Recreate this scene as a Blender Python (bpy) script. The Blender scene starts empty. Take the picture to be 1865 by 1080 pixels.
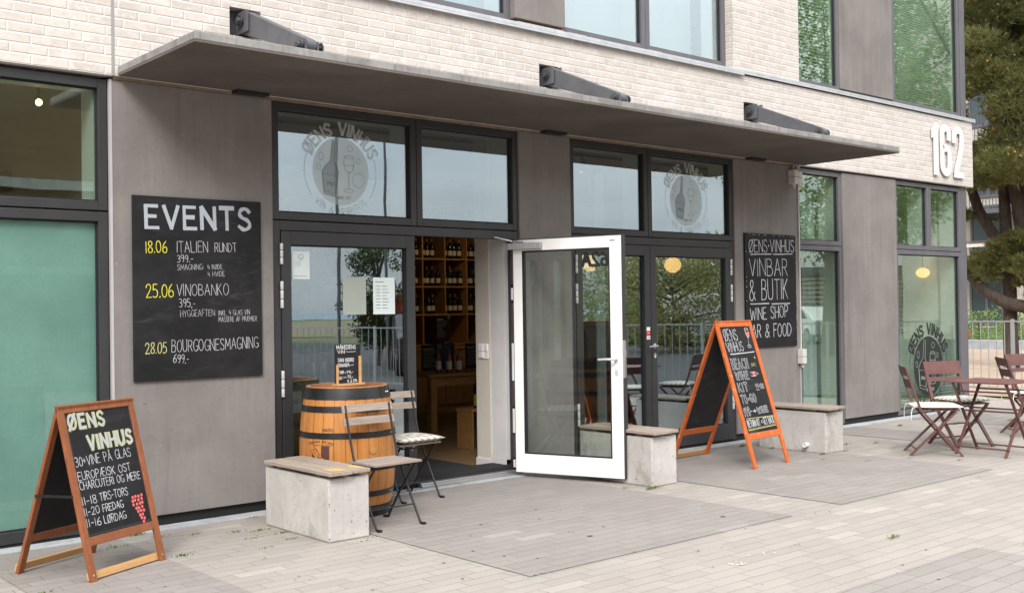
import bpy, bmesh, math, random
from mathutils import Vector, Matrix, Euler
R=math.radians
random.seed(7)
S=bpy.context.scene
COL=S.collection

# ------------------------------------------------------------------ camera
cam=bpy.data.cameras.new('camera'); camo=bpy.data.objects.new('camera',cam); COL.objects.link(camo)
W0,F0=1865.0,1969.57
cam.sensor_fit='HORIZONTAL'; cam.sensor_width=36.0; cam.lens=36.0*F0/W0
cam.clip_start=0.05; cam.clip_end=4000
_y,_p,_r=0.713266226,0.0114470307,-0.0148658136
fw=Vector((math.sin(_y)*math.cos(_p),math.cos(_y)*math.cos(_p),math.sin(_p)))
rt=Vector((math.cos(_y),-math.sin(_y),0)); up=rt.cross(fw)
r2=math.cos(_r)*rt+math.sin(_r)*up; u2=-math.sin(_r)*rt+math.cos(_r)*up
CAM=Vector((0,-7.40534,1.5))
camo.matrix_world=Matrix(((r2.x,u2.x,-fw.x,CAM.x),(r2.y,u2.y,-fw.y,CAM.y),(r2.z,u2.z,-fw.z,CAM.z),(0,0,0,1)))
S.camera=camo

# ------------------------------------------------------------------ world, sun, exposure
SUN_EL,SUN_AZ=R(40),R(226)        # azimuth clockwise from +y
wd=bpy.data.worlds.new('World'); S.world=wd; wd.use_nodes=True
nt=wd.node_tree; nt.nodes.clear()
def _n(nt,t,**k):
    n=nt.nodes.new(t)
    for a,b in k.items(): setattr(n,a,b)
    return n
sky=_n(nt,'ShaderNodeTexSky',sky_type='NISHITA',sun_disc=False,sun_elevation=SUN_EL,sun_rotation=SUN_AZ,dust_density=2.0,air_density=1.0)
tc=_n(nt,'ShaderNodeTexCoord'); mp=_n(nt,'ShaderNodeMapping'); mp.inputs['Scale'].default_value=(1.0,1.0,2.6)
nz=_n(nt,'ShaderNodeTexNoise'); nz.inputs['Scale'].default_value=2.3; nz.inputs['Detail'].default_value=6; nz.inputs['Roughness'].default_value=.55
mr=_n(nt,'ShaderNodeMapRange',interpolation_type='SMOOTHSTEP'); mr.inputs['From Min'].default_value=.34; mr.inputs['From Max'].default_value=.62; mr.inputs['To Min'].default_value=.5; mr.inputs['To Max'].default_value=.97
mx=_n(nt,'ShaderNodeMix',data_type='RGBA'); mx.inputs['B'].default_value=(9.3,9.2,9.15,1)
bg=_n(nt,'ShaderNodeBackground'); bg.inputs['Strength'].default_value=.11
wo=_n(nt,'ShaderNodeOutputWorld')
lk=nt.links.new
lk(tc.outputs['Generated'],mp.inputs['Vector']); lk(mp.outputs[0],nz.inputs['Vector']); lk(nz.outputs['Fac'],mr.inputs['Value'])
lk(mr.outputs[0],mx.inputs['Factor']); lk(sky.outputs[0],mx.inputs['A'])
sx=_n(nt,'ShaderNodeSeparateXYZ'); lk(tc.outputs['Generated'],sx.inputs[0])
gr=_n(nt,'ShaderNodeMapRange'); gr.inputs['From Min'].default_value=0.0; gr.inputs['From Max'].default_value=1.0; gr.inputs['To Min'].default_value=.46; gr.inputs['To Max'].default_value=2.05
vm=_n(nt,'ShaderNodeVectorMath',operation='SCALE'); lk(sx.outputs[2],gr.inputs['Value']); lk(mx.outputs['Result'],vm.inputs[0]); lk(gr.outputs[0],vm.inputs['Scale']); lk(vm.outputs[0],bg.inputs['Color']); lk(bg.outputs[0],wo.inputs['Surface'])
sl=bpy.data.lights.new('sun','SUN'); sl.energy=1.5; sl.angle=R(20); sl.color=(1,.975,.94)
so=bpy.data.objects.new('sun',sl); COL.objects.link(so)
sd=Vector((math.sin(SUN_AZ)*math.cos(SUN_EL),math.cos(SUN_AZ)*math.cos(SUN_EL),math.sin(SUN_EL)))
so.rotation_euler=sd.to_track_quat('Z','Y').to_euler(); so.location=(0,-20,30)
vs=S.view_settings; vs.view_transform='Standard'; vs.look='None'; vs.gamma=1; vs.use_curve_mapping=False; vs.exposure=.92
S.render.engine='CYCLES'
cy=S.cycles; cy.max_bounces=9; cy.diffuse_bounces=4; cy.glossy_bounces=4; cy.transmission_bounces=4; cy.transparent_max_bounces=24; cy.caustics_reflective=False; cy.caustics_refractive=False
cy.use_denoising=True
cy.sample_clamp_indirect=6

# ------------------------------------------------------------------ helpers
def tag(o,label=None,cat=None,group=None,kind=None):
    if label: o['label']=label
    if cat: o['category']=cat
    if group: o['group']=group
    if kind: o['kind']=kind
    return o
def thing(name,label,cat,loc=(0,0,0),rz=0,group=None):
    o=bpy.data.objects.new(name,None); COL.objects.link(o); o.empty_display_size=.1
    o.location=loc; o.rotation_euler=(0,0,rz)
    return tag(o,label,cat,group)
class MB:
    def __init__(s): s.v=[]; s.f=[]
    def add(s,vs,fs,M=None):
        b=len(s.v)
        s.v+=[tuple(M@Vector(p)) if M is not None else tuple(p) for p in vs]
        s.f+=[tuple(b+i for i in f) for f in fs]; return s
    def box(s,x0,x1,y0,y1,z0,z1,M=None):
        return s.add([(x0,y0,z0),(x1,y0,z0),(x1,y1,z0),(x0,y1,z0),(x0,y0,z1),(x1,y0,z1),(x1,y1,z1),(x0,y1,z1)],
            [(0,3,2,1),(4,5,6,7),(0,1,5,4),(1,2,6,5),(2,3,7,6),(3,0,4,7)],M)
    def bar(s,p,q,w,h,upv=(0,0,1)):
        p=Vector(p); q=Vector(q); d=(q-p); L=d.length; d.normalize()
        a=d.cross(Vector(upv))
        if a.length<1e-4: a=d.cross(Vector((0,1,0)))
        a.normalize(); b=a.cross(d)
        M=Matrix(((a.x,d.x,b.x,p.x),(a.y,d.y,b.y,p.y),(a.z,d.z,b.z,p.z),(0,0,0,1)))
        return s.box(-w/2,w/2,0,L,-h/2,h/2,M)
    def tube(s,pts,r,n=8,cap=True):
        pts=[Vector(p) for p in pts]; N=len(pts)
        rs=r if isinstance(r,(list,tuple)) else [r]*N
        t0=(pts[1]-pts[0]).normalized(); a=t0.orthogonal().normalized(); b0=len(s.v)
        for i,p in enumerate(pts):
            t=(pts[min(i+1,N-1)]-pts[max(i-1,0)]).normalized()
            a=(a-t*a.dot(t)).normalized(); b=t.cross(a)
            for k in range(n):
                q=p+(a*math.cos(2*math.pi*k/n)+b*math.sin(2*math.pi*k/n))*rs[i]; s.v.append(tuple(q))
        for i in range(N-1):
            for k in range(n):
                k2=(k+1)%n; s.f.append((b0+i*n+k,b0+i*n+k2,b0+(i+1)*n+k2,b0+(i+1)*n+k))
        if cap:
            s.f.append(tuple(b0+k for k in reversed(range(n)))); s.f.append(tuple(b0+(N-1)*n+k for k in range(n)))
        return s
    def lathe(s,prof,n=24,c=(0,0,0),cap=True):
        b0=len(s.v); N=len(prof)
        for (r,z) in prof:
            for k in range(n):
                s.v.append((c[0]+r*math.cos(2*math.pi*k/n),c[1]+r*math.sin(2*math.pi*k/n),c[2]+z))
        for i in range(N-1):
            for k in range(n):
                k2=(k+1)%n; s.f.append((b0+i*n+k,b0+i*n+k2,b0+(i+1)*n+k2,b0+(i+1)*n+k))
        if cap:
            s.f.append(tuple(b0+k for k in reversed(range(n)))); s.f.append(tuple(b0+(N-1)*n+k for k in range(n)))
        return s
    def prism(s,poly,fn,d0,d1):
        """poly of (u,v); fn(u,v,d)->xyz"""
        n=len(poly); b0=len(s.v)
        s.v+=[tuple(fn(u,v,d0)) for u,v in poly]+[tuple(fn(u,v,d1)) for u,v in poly]
        s.f.append(tuple(b0+i for i in range(n))); s.f.append(tuple(b0+n+i for i in reversed(range(n))))
        for i in range(n):
            j=(i+1)%n; s.f.append((b0+i,b0+n+i,b0+n+j,b0+j))
        return s
    def build(s,name,m,parent=None,world=False,bevel=0,smooth=False,seg=2,fix=True):
        me=bpy.data.meshes.new(name); me.from_pydata(s.v,[],s.f); me.update()
        if fix:
            bm=bmesh.new(); bm.from_mesh(me); bmesh.ops.recalc_face_normals(bm,faces=bm.faces); bm.to_mesh(me); bm.free()
        if smooth:
            me.polygons.foreach_set('use_smooth',[True]*len(me.polygons))
        o=bpy.data.objects.new(name,me); COL.objects.link(o)
        if m: me.materials.append(m)
        if parent is not None:
            o.parent=parent
            if world: o.location=-Vector(parent.location)
        if bevel:
            b=o.modifiers.new('bevel','BEVEL'); b.width=bevel; b.segments=seg; b.limit_method='ANGLE'; b.angle_limit=R(40)
        if smooth: 
            try: me.set_sharp_from_angle(angle=R(42))
            except Exception: pass
        return o
def kids(o): return [c for c in o.children]
def copy_tree(o,parent=None):
    c=o.copy(); COL.objects.link(c)
    if parent is not None: c.parent=parent
    for ch in list(o.children): copy_tree(ch,c)
    return c
def lerp(a,b,t): return a+(b-a)*t

# ------------------------------------------------------------------ material kit
class NT:
    def __init__(s,name):
        s.m=bpy.data.materials.new(name); s.m.use_nodes=True; s.t=s.m.node_tree; s.t.nodes.clear()
        s.out=s.n('ShaderNodeOutputMaterial')
    def n(s,t,**k): return _n(s.t,t,**k)
    def l(s,a,b): s.t.links.new(a,b)
    def set(s,sock,v):
        if hasattr(v,'is_output'): s.l(v,sock)
        else: sock.default_value=v
    def math(s,op,a,b=0.0,c=0.0,clamp=False):
        n=s.n('ShaderNodeMath',operation=op,use_clamp=clamp)
        s.set(n.inputs[0],a); s.set(n.inputs[1],b); s.set(n.inputs[2],c); return n.outputs[0]
    def mix(s,f,a,b,blend='MIX'):
        n=s.n('ShaderNodeMix',data_type='RGBA',blend_type=blend)
        s.set(n.inputs['Factor'],f); s.set(n.inputs['A'],a if hasattr(a,'is_output') else (*a[:3],1)); s.set(n.inputs['B'],b if hasattr(b,'is_output') else (*b[:3],1)); return n.outputs['Result']
    def noise(s,vec,scale,detail=4,rough=.55,dist=0):
        n=s.n('ShaderNodeTexNoise'); s.l(vec,n.inputs['Vector']); n.inputs['Scale'].default_value=scale; n.inputs['Detail'].default_value=detail; n.inputs['Roughness'].default_value=rough; n.inputs['Distortion'].default_value=dist
        return n.outputs['Fac']
    def ramp(s,v,a,b,lo=0.0,hi=1.0):
        n=s.n('ShaderNodeMapRange',interpolation_type='SMOOTHSTEP'); s.set(n.inputs['Value'],v)
        n.inputs['From Min'].default_value=a; n.inputs['From Max'].default_value=b; n.inputs['To Min'].default_value=lo; n.inputs['To Max'].default_value=hi; return n.outputs[0]
    def pos(s,obj=True):
        if obj: return s.n('ShaderNodeTexCoord').outputs['Object']
        return s.n('ShaderNodeNewGeometry').outputs['Position']
    def map(s,vec,scale=(1,1,1),loc=(0,0,0),rot=(0,0,0)):
        n=s.n('ShaderNodeMapping'); s.l(vec,n.inputs['Vector']); n.inputs['Scale'].default_value=scale; n.inputs['Location'].default_value=loc; n.inputs['Rotation'].default_value=rot; return n.outputs[0]
    def sep(s,vec):
        n=s.n('ShaderNodeSeparateXYZ'); s.l(vec,n.inputs[0]); return n.outputs
    def comb(s,x,y,z):
        n=s.n('ShaderNodeCombineXYZ')
        for i,v in enumerate((x,y,z)): s.set(n.inputs[i],v)
        return n.outputs[0]
    def bump(s,h,dist=.004,strength=1.0):
        n=s.n('ShaderNodeBump'); n.inputs['Strength'].default_value=strength; n.inputs['Distance'].default_value=dist; s.l(h,n.inputs['Height']); return n.outputs[0]
    def bsdf(s,col,rough=.6,metal=0.0,normal=None,spec=.5,**k):
        n=s.n('ShaderNodeBsdfPrincipled')
        s.set(n.inputs['Base Color'],col if hasattr(col,'is_output') else (*col[:3],1)); s.set(n.inputs['Roughness'],rough); s.set(n.inputs['Metallic'],metal)
        n.inputs['Specular IOR Level'].default_value=spec
        if normal is not None: s.l(normal,n.inputs['Normal'])
        for a,b in k.items(): s.set(n.inputs[a.replace('_',' ')],b)
        s.l(n.outputs[0],s.out.inputs['Surface']); return n
def vary(name,c1,c2,rough=.6,scale=6,metal=0.0,bump=.0015,fine=60,rvar=.12,spec=.5,stretch=(1,1,1),amount=1.0,obj=True):
    k=NT(name); p=k.map(k.pos(obj),stretch)
    f=k.ramp(k.noise(p,scale,5,.6),.3,.7,0,amount); g=k.noise(p,fine,3,.6)
    c=k.mix(f,c1,c2); c=k.mix(k.ramp(g,.35,.75,0,.35),c,[x*.72 for x in c1])
    r=k.math('ADD',rough-rvar/2,k.math('MULTIPLY',f,rvar))
    k.bsdf(c,r,metal,k.bump(g,bump) if bump else None,spec); return k.m
def brickcells(k,u,v,L,H,joint,shift,rnd=False,soft=.5):
    vr=k.math('DIVIDE',v,H); row=k.math('FLOOR',vr)
    if rnd:
        w=k.n('ShaderNodeTexWhiteNoise',noise_dimensions='1D'); k.l(row,w.inputs['W'])
        sh=k.math('ADD',k.math('MULTIPLY',row,shift),k.math('MULTIPLY',w.outputs['Value'],rnd))
    else: sh=k.math('MULTIPLY',row,shift)
    us=k.math('ADD',k.math('DIVIDE',u,L),sh); col=k.math('FLOOR',us)
    fu=k.math('MULTIPLY',k.math('FRACT',us),L); fv=k.math('MULTIPLY',k.math('FRACT',vr),H)
    du=k.math('MINIMUM',fu,k.math('SUBTRACT',L,fu)); dv=k.math('MINIMUM',fv,k.math('SUBTRACT',H,fv))
    d=k.math('MINIMUM',du,dv)
    body=k.ramp(d,joint*(1-soft),joint*(1+soft))      # 1 on brick, 0 in joint
    w2=k.n('ShaderNodeTexWhiteNoise',noise_dimensions='2D'); k.l(k.comb(col,row,0.0),w2.inputs['Vector'])
    return body,w2.outputs['Value'],w2.outputs['Color'],d

def m_brick(name='cream_brick',plane='xz',c1=(.585,.535,.49),c2=(.505,.455,.412),mort=(.66,.635,.61)):
    k=NT(name); P=k.pos(False); s=k.sep(P)
    ux=s[0] if plane=='xz' else s[1]
    dn=k.math('MULTIPLY',k.math('SUBTRACT',k.noise(P,9,3),.5),.006); dn2=k.math('MULTIPLY',k.math('SUBTRACT',k.noise(k.map(P,loc=(3,7,1)),11,3),.5),.005)
    body,rv,rc,d=brickcells(k,k.math('ADD',ux,dn),k.math('ADD',s[2],k.math('ADD',dn2,-.0055)),.24,.0667,.0055,.5,.28,.55)
    n1=k.noise(P,38,5,.65); n2=k.noise(k.map(P,(1,1,2.2)),7,4); n3=k.noise(P,150,3,.6)
    col=k.mix(k.ramp(rv,0,1),c1,c2)
    col=k.mix(k.ramp(n2,.38,.7,0,.55),col,(.66,.61,.56))
    col=k.mix(k.ramp(n1,.5,.75,0,.4),col,(.43,.36,.30))
    slur=k.ramp(k.noise(k.map(P,loc=(5,2,9)),17,4,.7),.5,.66,0,.7)
    col=k.mix(slur,col,mort)
    streak=k.ramp(k.noise(k.map(P,(3.2,3.2,.35)),2.2,4,.6),.54,.76,0,.2)
    col=k.mix(body,k.mix(k.ramp(n1,.4,.7,0,.3),mort,(.58,.53,.48)),col)
    col=k.mix(streak,col,(.47,.415,.365))
    h=k.math('ADD',k.math('MULTIPLY',body,.75),k.math('ADD',k.math('MULTIPLY',n1,.5),k.math('MULTIPLY',n3,.22)))
    k.bsdf(col,.9,0,k.bump(h,.0048),.25); return k.m
def m_paver(name,c1,c2,cj,spec_amt=.35,wx=0.0):
    k=NT(name); P=k.pos(False); s=k.sep(P)
    dn=k.math('MULTIPLY',k.math('SUBTRACT',k.noise(P,5,2),.5),.006)
    body,rv,rc,d=brickcells(k,k.math('ADD',s[0],k.math('ADD',dn,-.24+wx)),k.math('ADD',s[1],k.math('ADD',dn,4.045)),.312,.105,.0022,-.3333,False,.6)
    speck=k.noise(P,260,2,.7); med=k.noise(P,1.3,5,.6); fine=k.noise(P,60,4,.65)
    rr=k.math('POWER',rv,1.6)
    col=k.mix(k.ramp(rr,0,1),c1,c2)
    lt=k.math('GREATER_THAN',rv,.955); col=k.mix(k.math('MULTIPLY',lt,.55),col,[min(1,x*1.35) for x in c1])
    col=k.mix(k.ramp(med,.36,.68,0,.5),col,[x*.80 for x in c1])
    col=k.mix(k.ramp(fine,.45,.75,0,.35),col,[x*.74 for x in c2])
    col=k.mix(k.ramp(speck,.6,.72,0,.6),col,[min(1,x*1.55) for x in c1])
    col=k.mix(k.ramp(k.math('SUBTRACT',1.0,speck),.62,.74,0,.5),col,[x*.5 for x in c2])
    st=k.ramp(k.noise(k.map(P,loc=(11,4,0)),2.6,5,.72),.6,.74,0,.22); col=k.mix(st,col,[x*.55 for x in c2])
    jm=k.math('MULTIPLY',k.math('SUBTRACT',1.0,body),k.ramp(k.noise(P,3.1,4),.34,.70,.08,.8))
    col=k.mix(jm,col,cj)
    h=k.math('ADD',body,k.math('ADD',k.math('MULTIPLY',fine,.35),k.math('MULTIPLY',rv,.35)))
    k.bsdf(col,.86,0,k.bump(h,.003),.3); return k.m
def m_panel():
    k=NT('grey_brown_cement_panel'); P=k.pos(False)
    a=k.noise(P,1.4,5,.6); b=k.noise(k.map(P,(5.5,5.5,.35)),1.7,5,.62); f=k.noise(P,190,3,.6); g=k.noise(P,22,5,.65)
    col=k.mix(k.ramp(a,.35,.68),(.24,.222,.211),(.188,.172,.163))
    col=k.mix(k.ramp(b,.5,.74,0,.42),col,(.30,.27,.26))
    col=k.mix(k.ramp(k.math('SUBTRACT',1.0,b),.55,.75,0,.35),col,(.105,.09,.085))
    col=k.mix(k.ramp(g,.5,.75,0,.25),col,(.12,.10,.095))
    col=k.mix(k.ramp(f,.56,.74,0,.4),col,(.30,.275,.265))
    dr=k.ramp(k.noise(k.map(P,(14,14,.5),loc=(3,1,7)),2.0,5,.75),.6,.7,0,.4); col=k.mix(k.math('MULTIPLY',dr,k.ramp(k.noise(P,1.1,2),.4,.6)),col,(.33,.30,.29))
    z=k.sep(P)[2]
    lime=k.math('MULTIPLY',k.ramp(k.noise(k.map(P,(9,9,.22)),2.4,5,.7),.6,.72),k.ramp(z,2.55,3.15,0,.5))
    col=k.mix(lime,col,(.44,.40,.37))
    pk=k.n('ShaderNodeTexVoronoi'); k.l(k.map(P,(1,1,1)),pk.inputs['Vector']); pk.inputs['Scale'].default_value=3.3
    spot=k.math('LESS_THAN',pk.outputs['Distance'],.022); col=k.mix(k.math('MULTIPLY',spot,.7),col,(.62,.6,.58))
    k.bsdf(col,.82,0,k.bump(k.math('ADD',f,g),.0012),.15); return k.m
def m_conc(name,c1,c2,streak=.4,dark=(.2,.17,.14),rough=.88,pit=True):
    k=NT(name); P=k.pos(False)
    a=k.noise(P,3.2,5,.62); f=k.noise(P,120,3,.65); v=k.noise(k.map(P,(26,26,1.5)),1.6,4,.6); g=k.noise(P,24,4,.7)
    col=k.mix(k.ramp(a,.35,.66),c1,c2)
    col=k.mix(k.ramp(v,.52,.72,0,streak),col,dark)
    col=k.mix(k.ramp(g,.55,.72,0,.35),col,[x*.66 for x in c2])
    col=k.mix(k.ramp(f,.58,.74,0,.35),col,[min(1,x*1.2) for x in c1])
    h=k.math('ADD',g,k.math('MULTIPLY',f,.5))
    if pit:
        vo=k.n('ShaderNodeTexVoronoi'); k.l(P,vo.inputs['Vector']); vo.inputs['Scale'].default_value=17
        pm=k.ramp(vo.outputs['Distance'],.03,.09); sel=k.math('GREATER_THAN',k.noise(P,6,2),.5)
        pp=k.math('MULTIPLY',k.math('SUBTRACT',1.0,pm),sel); col=k.mix(k.math('MULTIPLY',pp,.6),col,[x*.35 for x in c2])
        h=k.math('SUBTRACT',h,pp)
    bl=k.ramp(k.noise(k.map(P,(1,1,.55),loc=(2,5,1)),3.4,6,.72,.6),.53,.66,0,.55); col=k.mix(bl,col,[c2[0]*.62,c2[1]*.57,c2[2]*.52])
    k.bsdf(col,rough,0,k.bump(h,.003),.3); return k.m
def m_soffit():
    k=NT('brown_concrete_soffit'); P=k.pos(False)  # canopy underside in a darker, browner concrete than the slab, mottled by noise
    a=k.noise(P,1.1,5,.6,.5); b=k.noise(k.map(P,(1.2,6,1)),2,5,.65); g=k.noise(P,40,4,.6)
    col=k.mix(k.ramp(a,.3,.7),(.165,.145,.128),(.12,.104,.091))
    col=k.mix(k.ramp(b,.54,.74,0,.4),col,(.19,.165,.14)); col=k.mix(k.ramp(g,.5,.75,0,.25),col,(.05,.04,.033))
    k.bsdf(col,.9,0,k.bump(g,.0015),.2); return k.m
def m_wood(name,c1,c2,dark,scale=1.0,axis=0,rough=.6,wear=None,spec=.35,knots=False,bump=.001,wearamt=.6):
    k=NT(name); P=k.pos(True); st=[24,24,24]; st[axis]=1.3
    Pm=k.map(P,tuple(x*scale for x in st)); a=k.noise(Pm,1.0,5,.62,.6); b=k.noise(Pm,4.2,4,.65)
    oi=k.n('ShaderNodeObjectInfo').outputs['Random']
    col=k.mix(k.ramp(a,.32,.68),c1,c2); col=k.mix(k.ramp(b,.5,.72,0,.55),col,dark)
    col=k.mix(k.math('MULTIPLY',oi,.22),col,[x*.7 for x in c2])
    if knots:
        vo=k.n('ShaderNodeTexVoronoi'); st2=[5,5,5]; st2[axis]=1.6; k.l(k.map(P,tuple(st2)),vo.inputs['Vector']); vo.inputs['Scale'].default_value=1.0
        col=k.mix(k.math('SUBTRACT',1.0,k.ramp(vo.outputs['Distance'],.05,.14)),col,dark)
    if wear is not None:
        w=k.ramp(k.noise(P,21,5,.75),.57,.66,0,wearamt); col=k.mix(w,col,wear)
    k.bsdf(col,rough,0,k.bump(k.math('ADD',a,b),bump),spec); return k.m
def m_simple(name,c,rough=.5,metal=0.0,spec=.5,**kw):
    k=NT(name); P=k.pos(True); f=k.noise(P,30,4,.6); g=k.noise(P,4,3)
    col=k.mix(k.ramp(g,.3,.7,0,.3),c,[x*.78 for x in c]); 
    k.bsdf(col,k.math('ADD',rough-.06,k.math('MULTIPLY',f,.12)),metal,k.bump(f,.0004),spec,**kw); return k.m
def m_frame(name,c,rough=.42):
    k=NT(name); P=k.pos(False); f=k.noise(P,45,4,.65); g=k.noise(k.map(P,(2,2,.8)),2.4,4)
    col=k.mix(k.ramp(g,.35,.7,0,.5),c,[x*1.35 for x in c]); col=k.mix(k.ramp(f,.6,.78,0,.25),col,[x*2.2 for x in c])
    k.bsdf(col,k.math('ADD',rough-.08,k.math('MULTIPLY',f,.2)),.0,k.bump(f,.0003),.5); return k.m
def m_glass(name,tint,gain=2.0,base=.03,refl=(1,1,1),wob=.0):
    k=NT(name); g=k.n('ShaderNodeNewGeometry'); dt=k.n('ShaderNodeVectorMath',operation='DOT_PRODUCT'); k.l(g.outputs['Normal'],dt.inputs[0]); k.l(g.outputs['Incoming'],dt.inputs[1])
    fz=k.math('POWER',k.math('SUBTRACT',1.0,k.math('ABSOLUTE',dt.outputs['Value']),clamp=True),5.0)
    gl=k.n('ShaderNodeBsdfGlossy'); gl.inputs['Color'].default_value=(*refl,1); gl.inputs['Roughness'].default_value=.0
    if wob:
        P=k.pos(False); h=k.noise(P,1.6,2,.4); bn=k.bump(h,wob); k.l(bn,gl.inputs['Normal'])
    tr=k.n('ShaderNodeBsdfTransparent'); tr.inputs['Color'].default_value=(*tint,1)
    m=k.n('ShaderNodeMixShader'); k.l(k.math('ADD',k.math('MULTIPLY',fz,gain),base,clamp=True),m.inputs[0]); k.l(tr.outputs[0],m.inputs[1]); k.l(gl.outputs[0],m.inputs[2]); k.l(m.outputs[0],k.out.inputs['Surface']); return k.m
def m_film(name,c,alpha,noise=0.0,scale=60):
    k=NT(name); n=k.n('ShaderNodeBsdfPrincipled'); n.inputs['Base Color'].default_value=(*c,1); n.inputs['Roughness'].default_value=.7; n.inputs['Specular IOR Level'].default_value=.3
    tr=k.n('ShaderNodeBsdfTransparent'); m=k.n('ShaderNodeMixShader')
    if noise:
        f=k.ramp(k.noise(k.pos(True),scale,4,.75),.3,.62,alpha-noise,alpha); k.l(f,m.inputs[0])
    else: m.inputs[0].default_value=alpha
    k.l(tr.outputs[0],m.inputs[1]); k.l(n.outputs[0],m.inputs[2]); k.l(m.outputs[0],k.out.inputs['Surface']); return k.m
def m_emit(name,c,e):
    k=NT(name); n=k.bsdf(c,.6); n.inputs['Emission Color'].default_value=(*c,1); n.inputs['Emission Strength'].default_value=e; return k.m
def m_board():
    k=NT('slate_chalkboard'); P=k.pos(False); a=k.noise(k.map(P,(1,1,1)),3.2,5,.65,.4); b=k.noise(P,26,5,.7)
    col=k.mix(k.ramp(a,.36,.7),(.011,.011,.0125),(.021,.021,.023)); col=k.mix(k.ramp(b,.56,.76,0,.25),col,(.05,.05,.054))
    sm=k.math('MULTIPLY',k.ramp(k.noise(k.map(P,(1.4,1.4,7),rot=(0,.5,0)),2.2,5,.7,.8),.5,.72),k.ramp(k.noise(k.map(P,loc=(4,1,2)),2.0,3),.42,.62,0,.8)); col=k.mix(sm,col,(.052,.053,.057))
    k.bsdf(col,k.ramp(a,.3,.7,.5,.7),0,k.bump(b,.0006),.22); return k.m
def m_gingham():
    k=NT('check_cushion_fabric'); P=k.pos(True); s=k.sep(P)
    def st(v): return k.math('GREATER_THAN',k.math('FRACT',k.math('DIVIDE',v,.062)),.5)
    a=k.math('MULTIPLY',k.math('ADD',st(s[0]),st(s[1])),.5)
    w=k.noise(P,260,2); col=k.mix(a,(.80,.77,.70),(.27,.255,.20)); col=k.mix(k.ramp(w,.45,.7,0,.2),col,(.5,.47,.42))
    k.bsdf(col,.95,0,k.bump(w,.001),.15); return k.m
def m_leaf(name,c1,c2,c3,trans=.25):
    k=NT(name); g=k.n('ShaderNodeNewGeometry'); ri=g.outputs['Random Per Island']
    col=k.mix(k.ramp(ri,0,.6),c1,c2); col=k.mix(k.ramp(ri,.72,1.0,0,.9),col,c3)
    d=k.n('ShaderNodeBsdfPrincipled'); k.l(col,d.inputs['Base Color']); d.inputs['Roughness'].default_value=.65; d.inputs['Specular IOR Level'].default_value=.25
    t=k.n('ShaderNodeBsdfTranslucent'); k.l(col,t.inputs['Color']); m=k.n('ShaderNodeMixShader'); m.inputs[0].default_value=trans
    k.l(d.outputs[0],m.inputs[1]); k.l(t.outputs[0],m.inputs[2]); k.l(m.outputs[0],k.out.inputs['Surface']); return k.m

M={}
M['brick']=m_brick(); M['brick_side']=m_brick('cream_brick_return','yz')
M['panel']=m_panel()
M['frame']=m_frame('charcoal_aluminium',(.029,.029,.031))
M['frame_light']=m_frame('grey_aluminium',(.115,.112,.125))
M['glass']=m_glass('clear_glass',(.88,.92,.90),.8,.32,(.80,.92,1.0),.0004)
M['glass_green']=m_glass('green_tinted_glass',(.86,.935,.89),.8,.20,(.88,1.0,.95),.0004)
M['glass_teal']=m_glass('teal_tinted_glass',(.86,.97,.93),.8,.03,(.85,.97,.93),.0004)
M['glass_door']=m_glass('door_glass',(.90,.93,.915),.8,.045,(.9,.95,.93),.0003)
M['white']=m_simple('white_paint',(.86,.85,.84),.4)
M['offwhite']=m_simple('beige_wall_paint',(.62,.57,.50),.75)
M['trimwhite']=m_simple('pale_trim_paint',(.66,.64,.64),.55)
M['lining']=m_simple('white_window_lining',(.75,.75,.72),.6)
M['zinc']=vary('galvanised_zinc',(.58,.60,.62),(.48,.50,.53),.45,9,.35,.0006)
M['steel']=m_simple('brushed_steel',(.55,.55,.55),.35,.9)
M['bolt']=m_simple('dark_bolt_steel',(.10,.10,.105),.4,.7)
M['hinge']=m_simple('satin_hinge_metal',(.62,.61,.60),.42,.35)
M['bracket']=vary('grey_painted_steel',(.115,.118,.130),(.085,.088,.098),.5,5,.1,.0008)
M['canopy']=m_conc('weathered_canopy_concrete',(.31,.305,.298),(.225,.22,.214),.6,(.14,.13,.115))
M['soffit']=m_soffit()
M['bench_conc']=m_conc('cast_bench_concrete',(.54,.515,.485),(.44,.42,.395),.25,(.30,.265,.23))
M['plinth']=m_conc('grey_plinth_strip',(.42,.44,.45),(.33,.345,.36),.1)
M['dark']=m_simple('black_gap',(.012,.012,.013),.8)
M['board']=m_board()
M['teak']=m_wood('red_brown_stained_wood',(.30,.105,.043),(.23,.075,.030),(.13,.04,.017),1,2,.45,wear=(.42,.2,.1),wearamt=.25)
M['pine_bar']=m_wood('light_pine_batten',(.58,.34,.15),(.50,.28,.115),(.38,.19,.07),1,0,.5)
M['orange']=m_wood('worn_orange_painted_wood',(.56,.135,.030),(.47,.105,.022),(.33,.065,.016),1,2,.5,wear=(.72,.45,.30),wearamt=.55)
M['greywood']=m_wood('weathered_grey_wood',(.36,.30,.255),(.27,.22,.185),(.15,.12,.10),1,0,.85,bump=.002)
M['greywood_y']=m_wood('weathered_bench_board',(.40,.335,.28),(.30,.245,.20),(.17,.135,.11),1,1,.85,bump=.002)
M['oak']=m_wood('varnished_oak_stave',(.52,.225,.06),(.43,.17,.04),(.29,.105,.025),.7,2,.32,spec=.5)
M['oakhead']=m_wood('barrel_head_oak',(.42,.19,.09),(.34,.15,.07),(.2,.08,.04),.8,0,.5)
M['hoop']=m_simple('black_hoop_paint',(.013,.013,.014),.28)
M['blackmetal']=m_simple('black_painted_metal',(.012,.012,.013),.42)
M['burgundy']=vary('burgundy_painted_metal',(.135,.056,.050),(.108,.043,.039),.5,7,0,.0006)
M['burgundy_top']=vary('burgundy_table_paint',(.17,.078,.073),(.142,.062,.059),.42,7,0,.0006)
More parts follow.
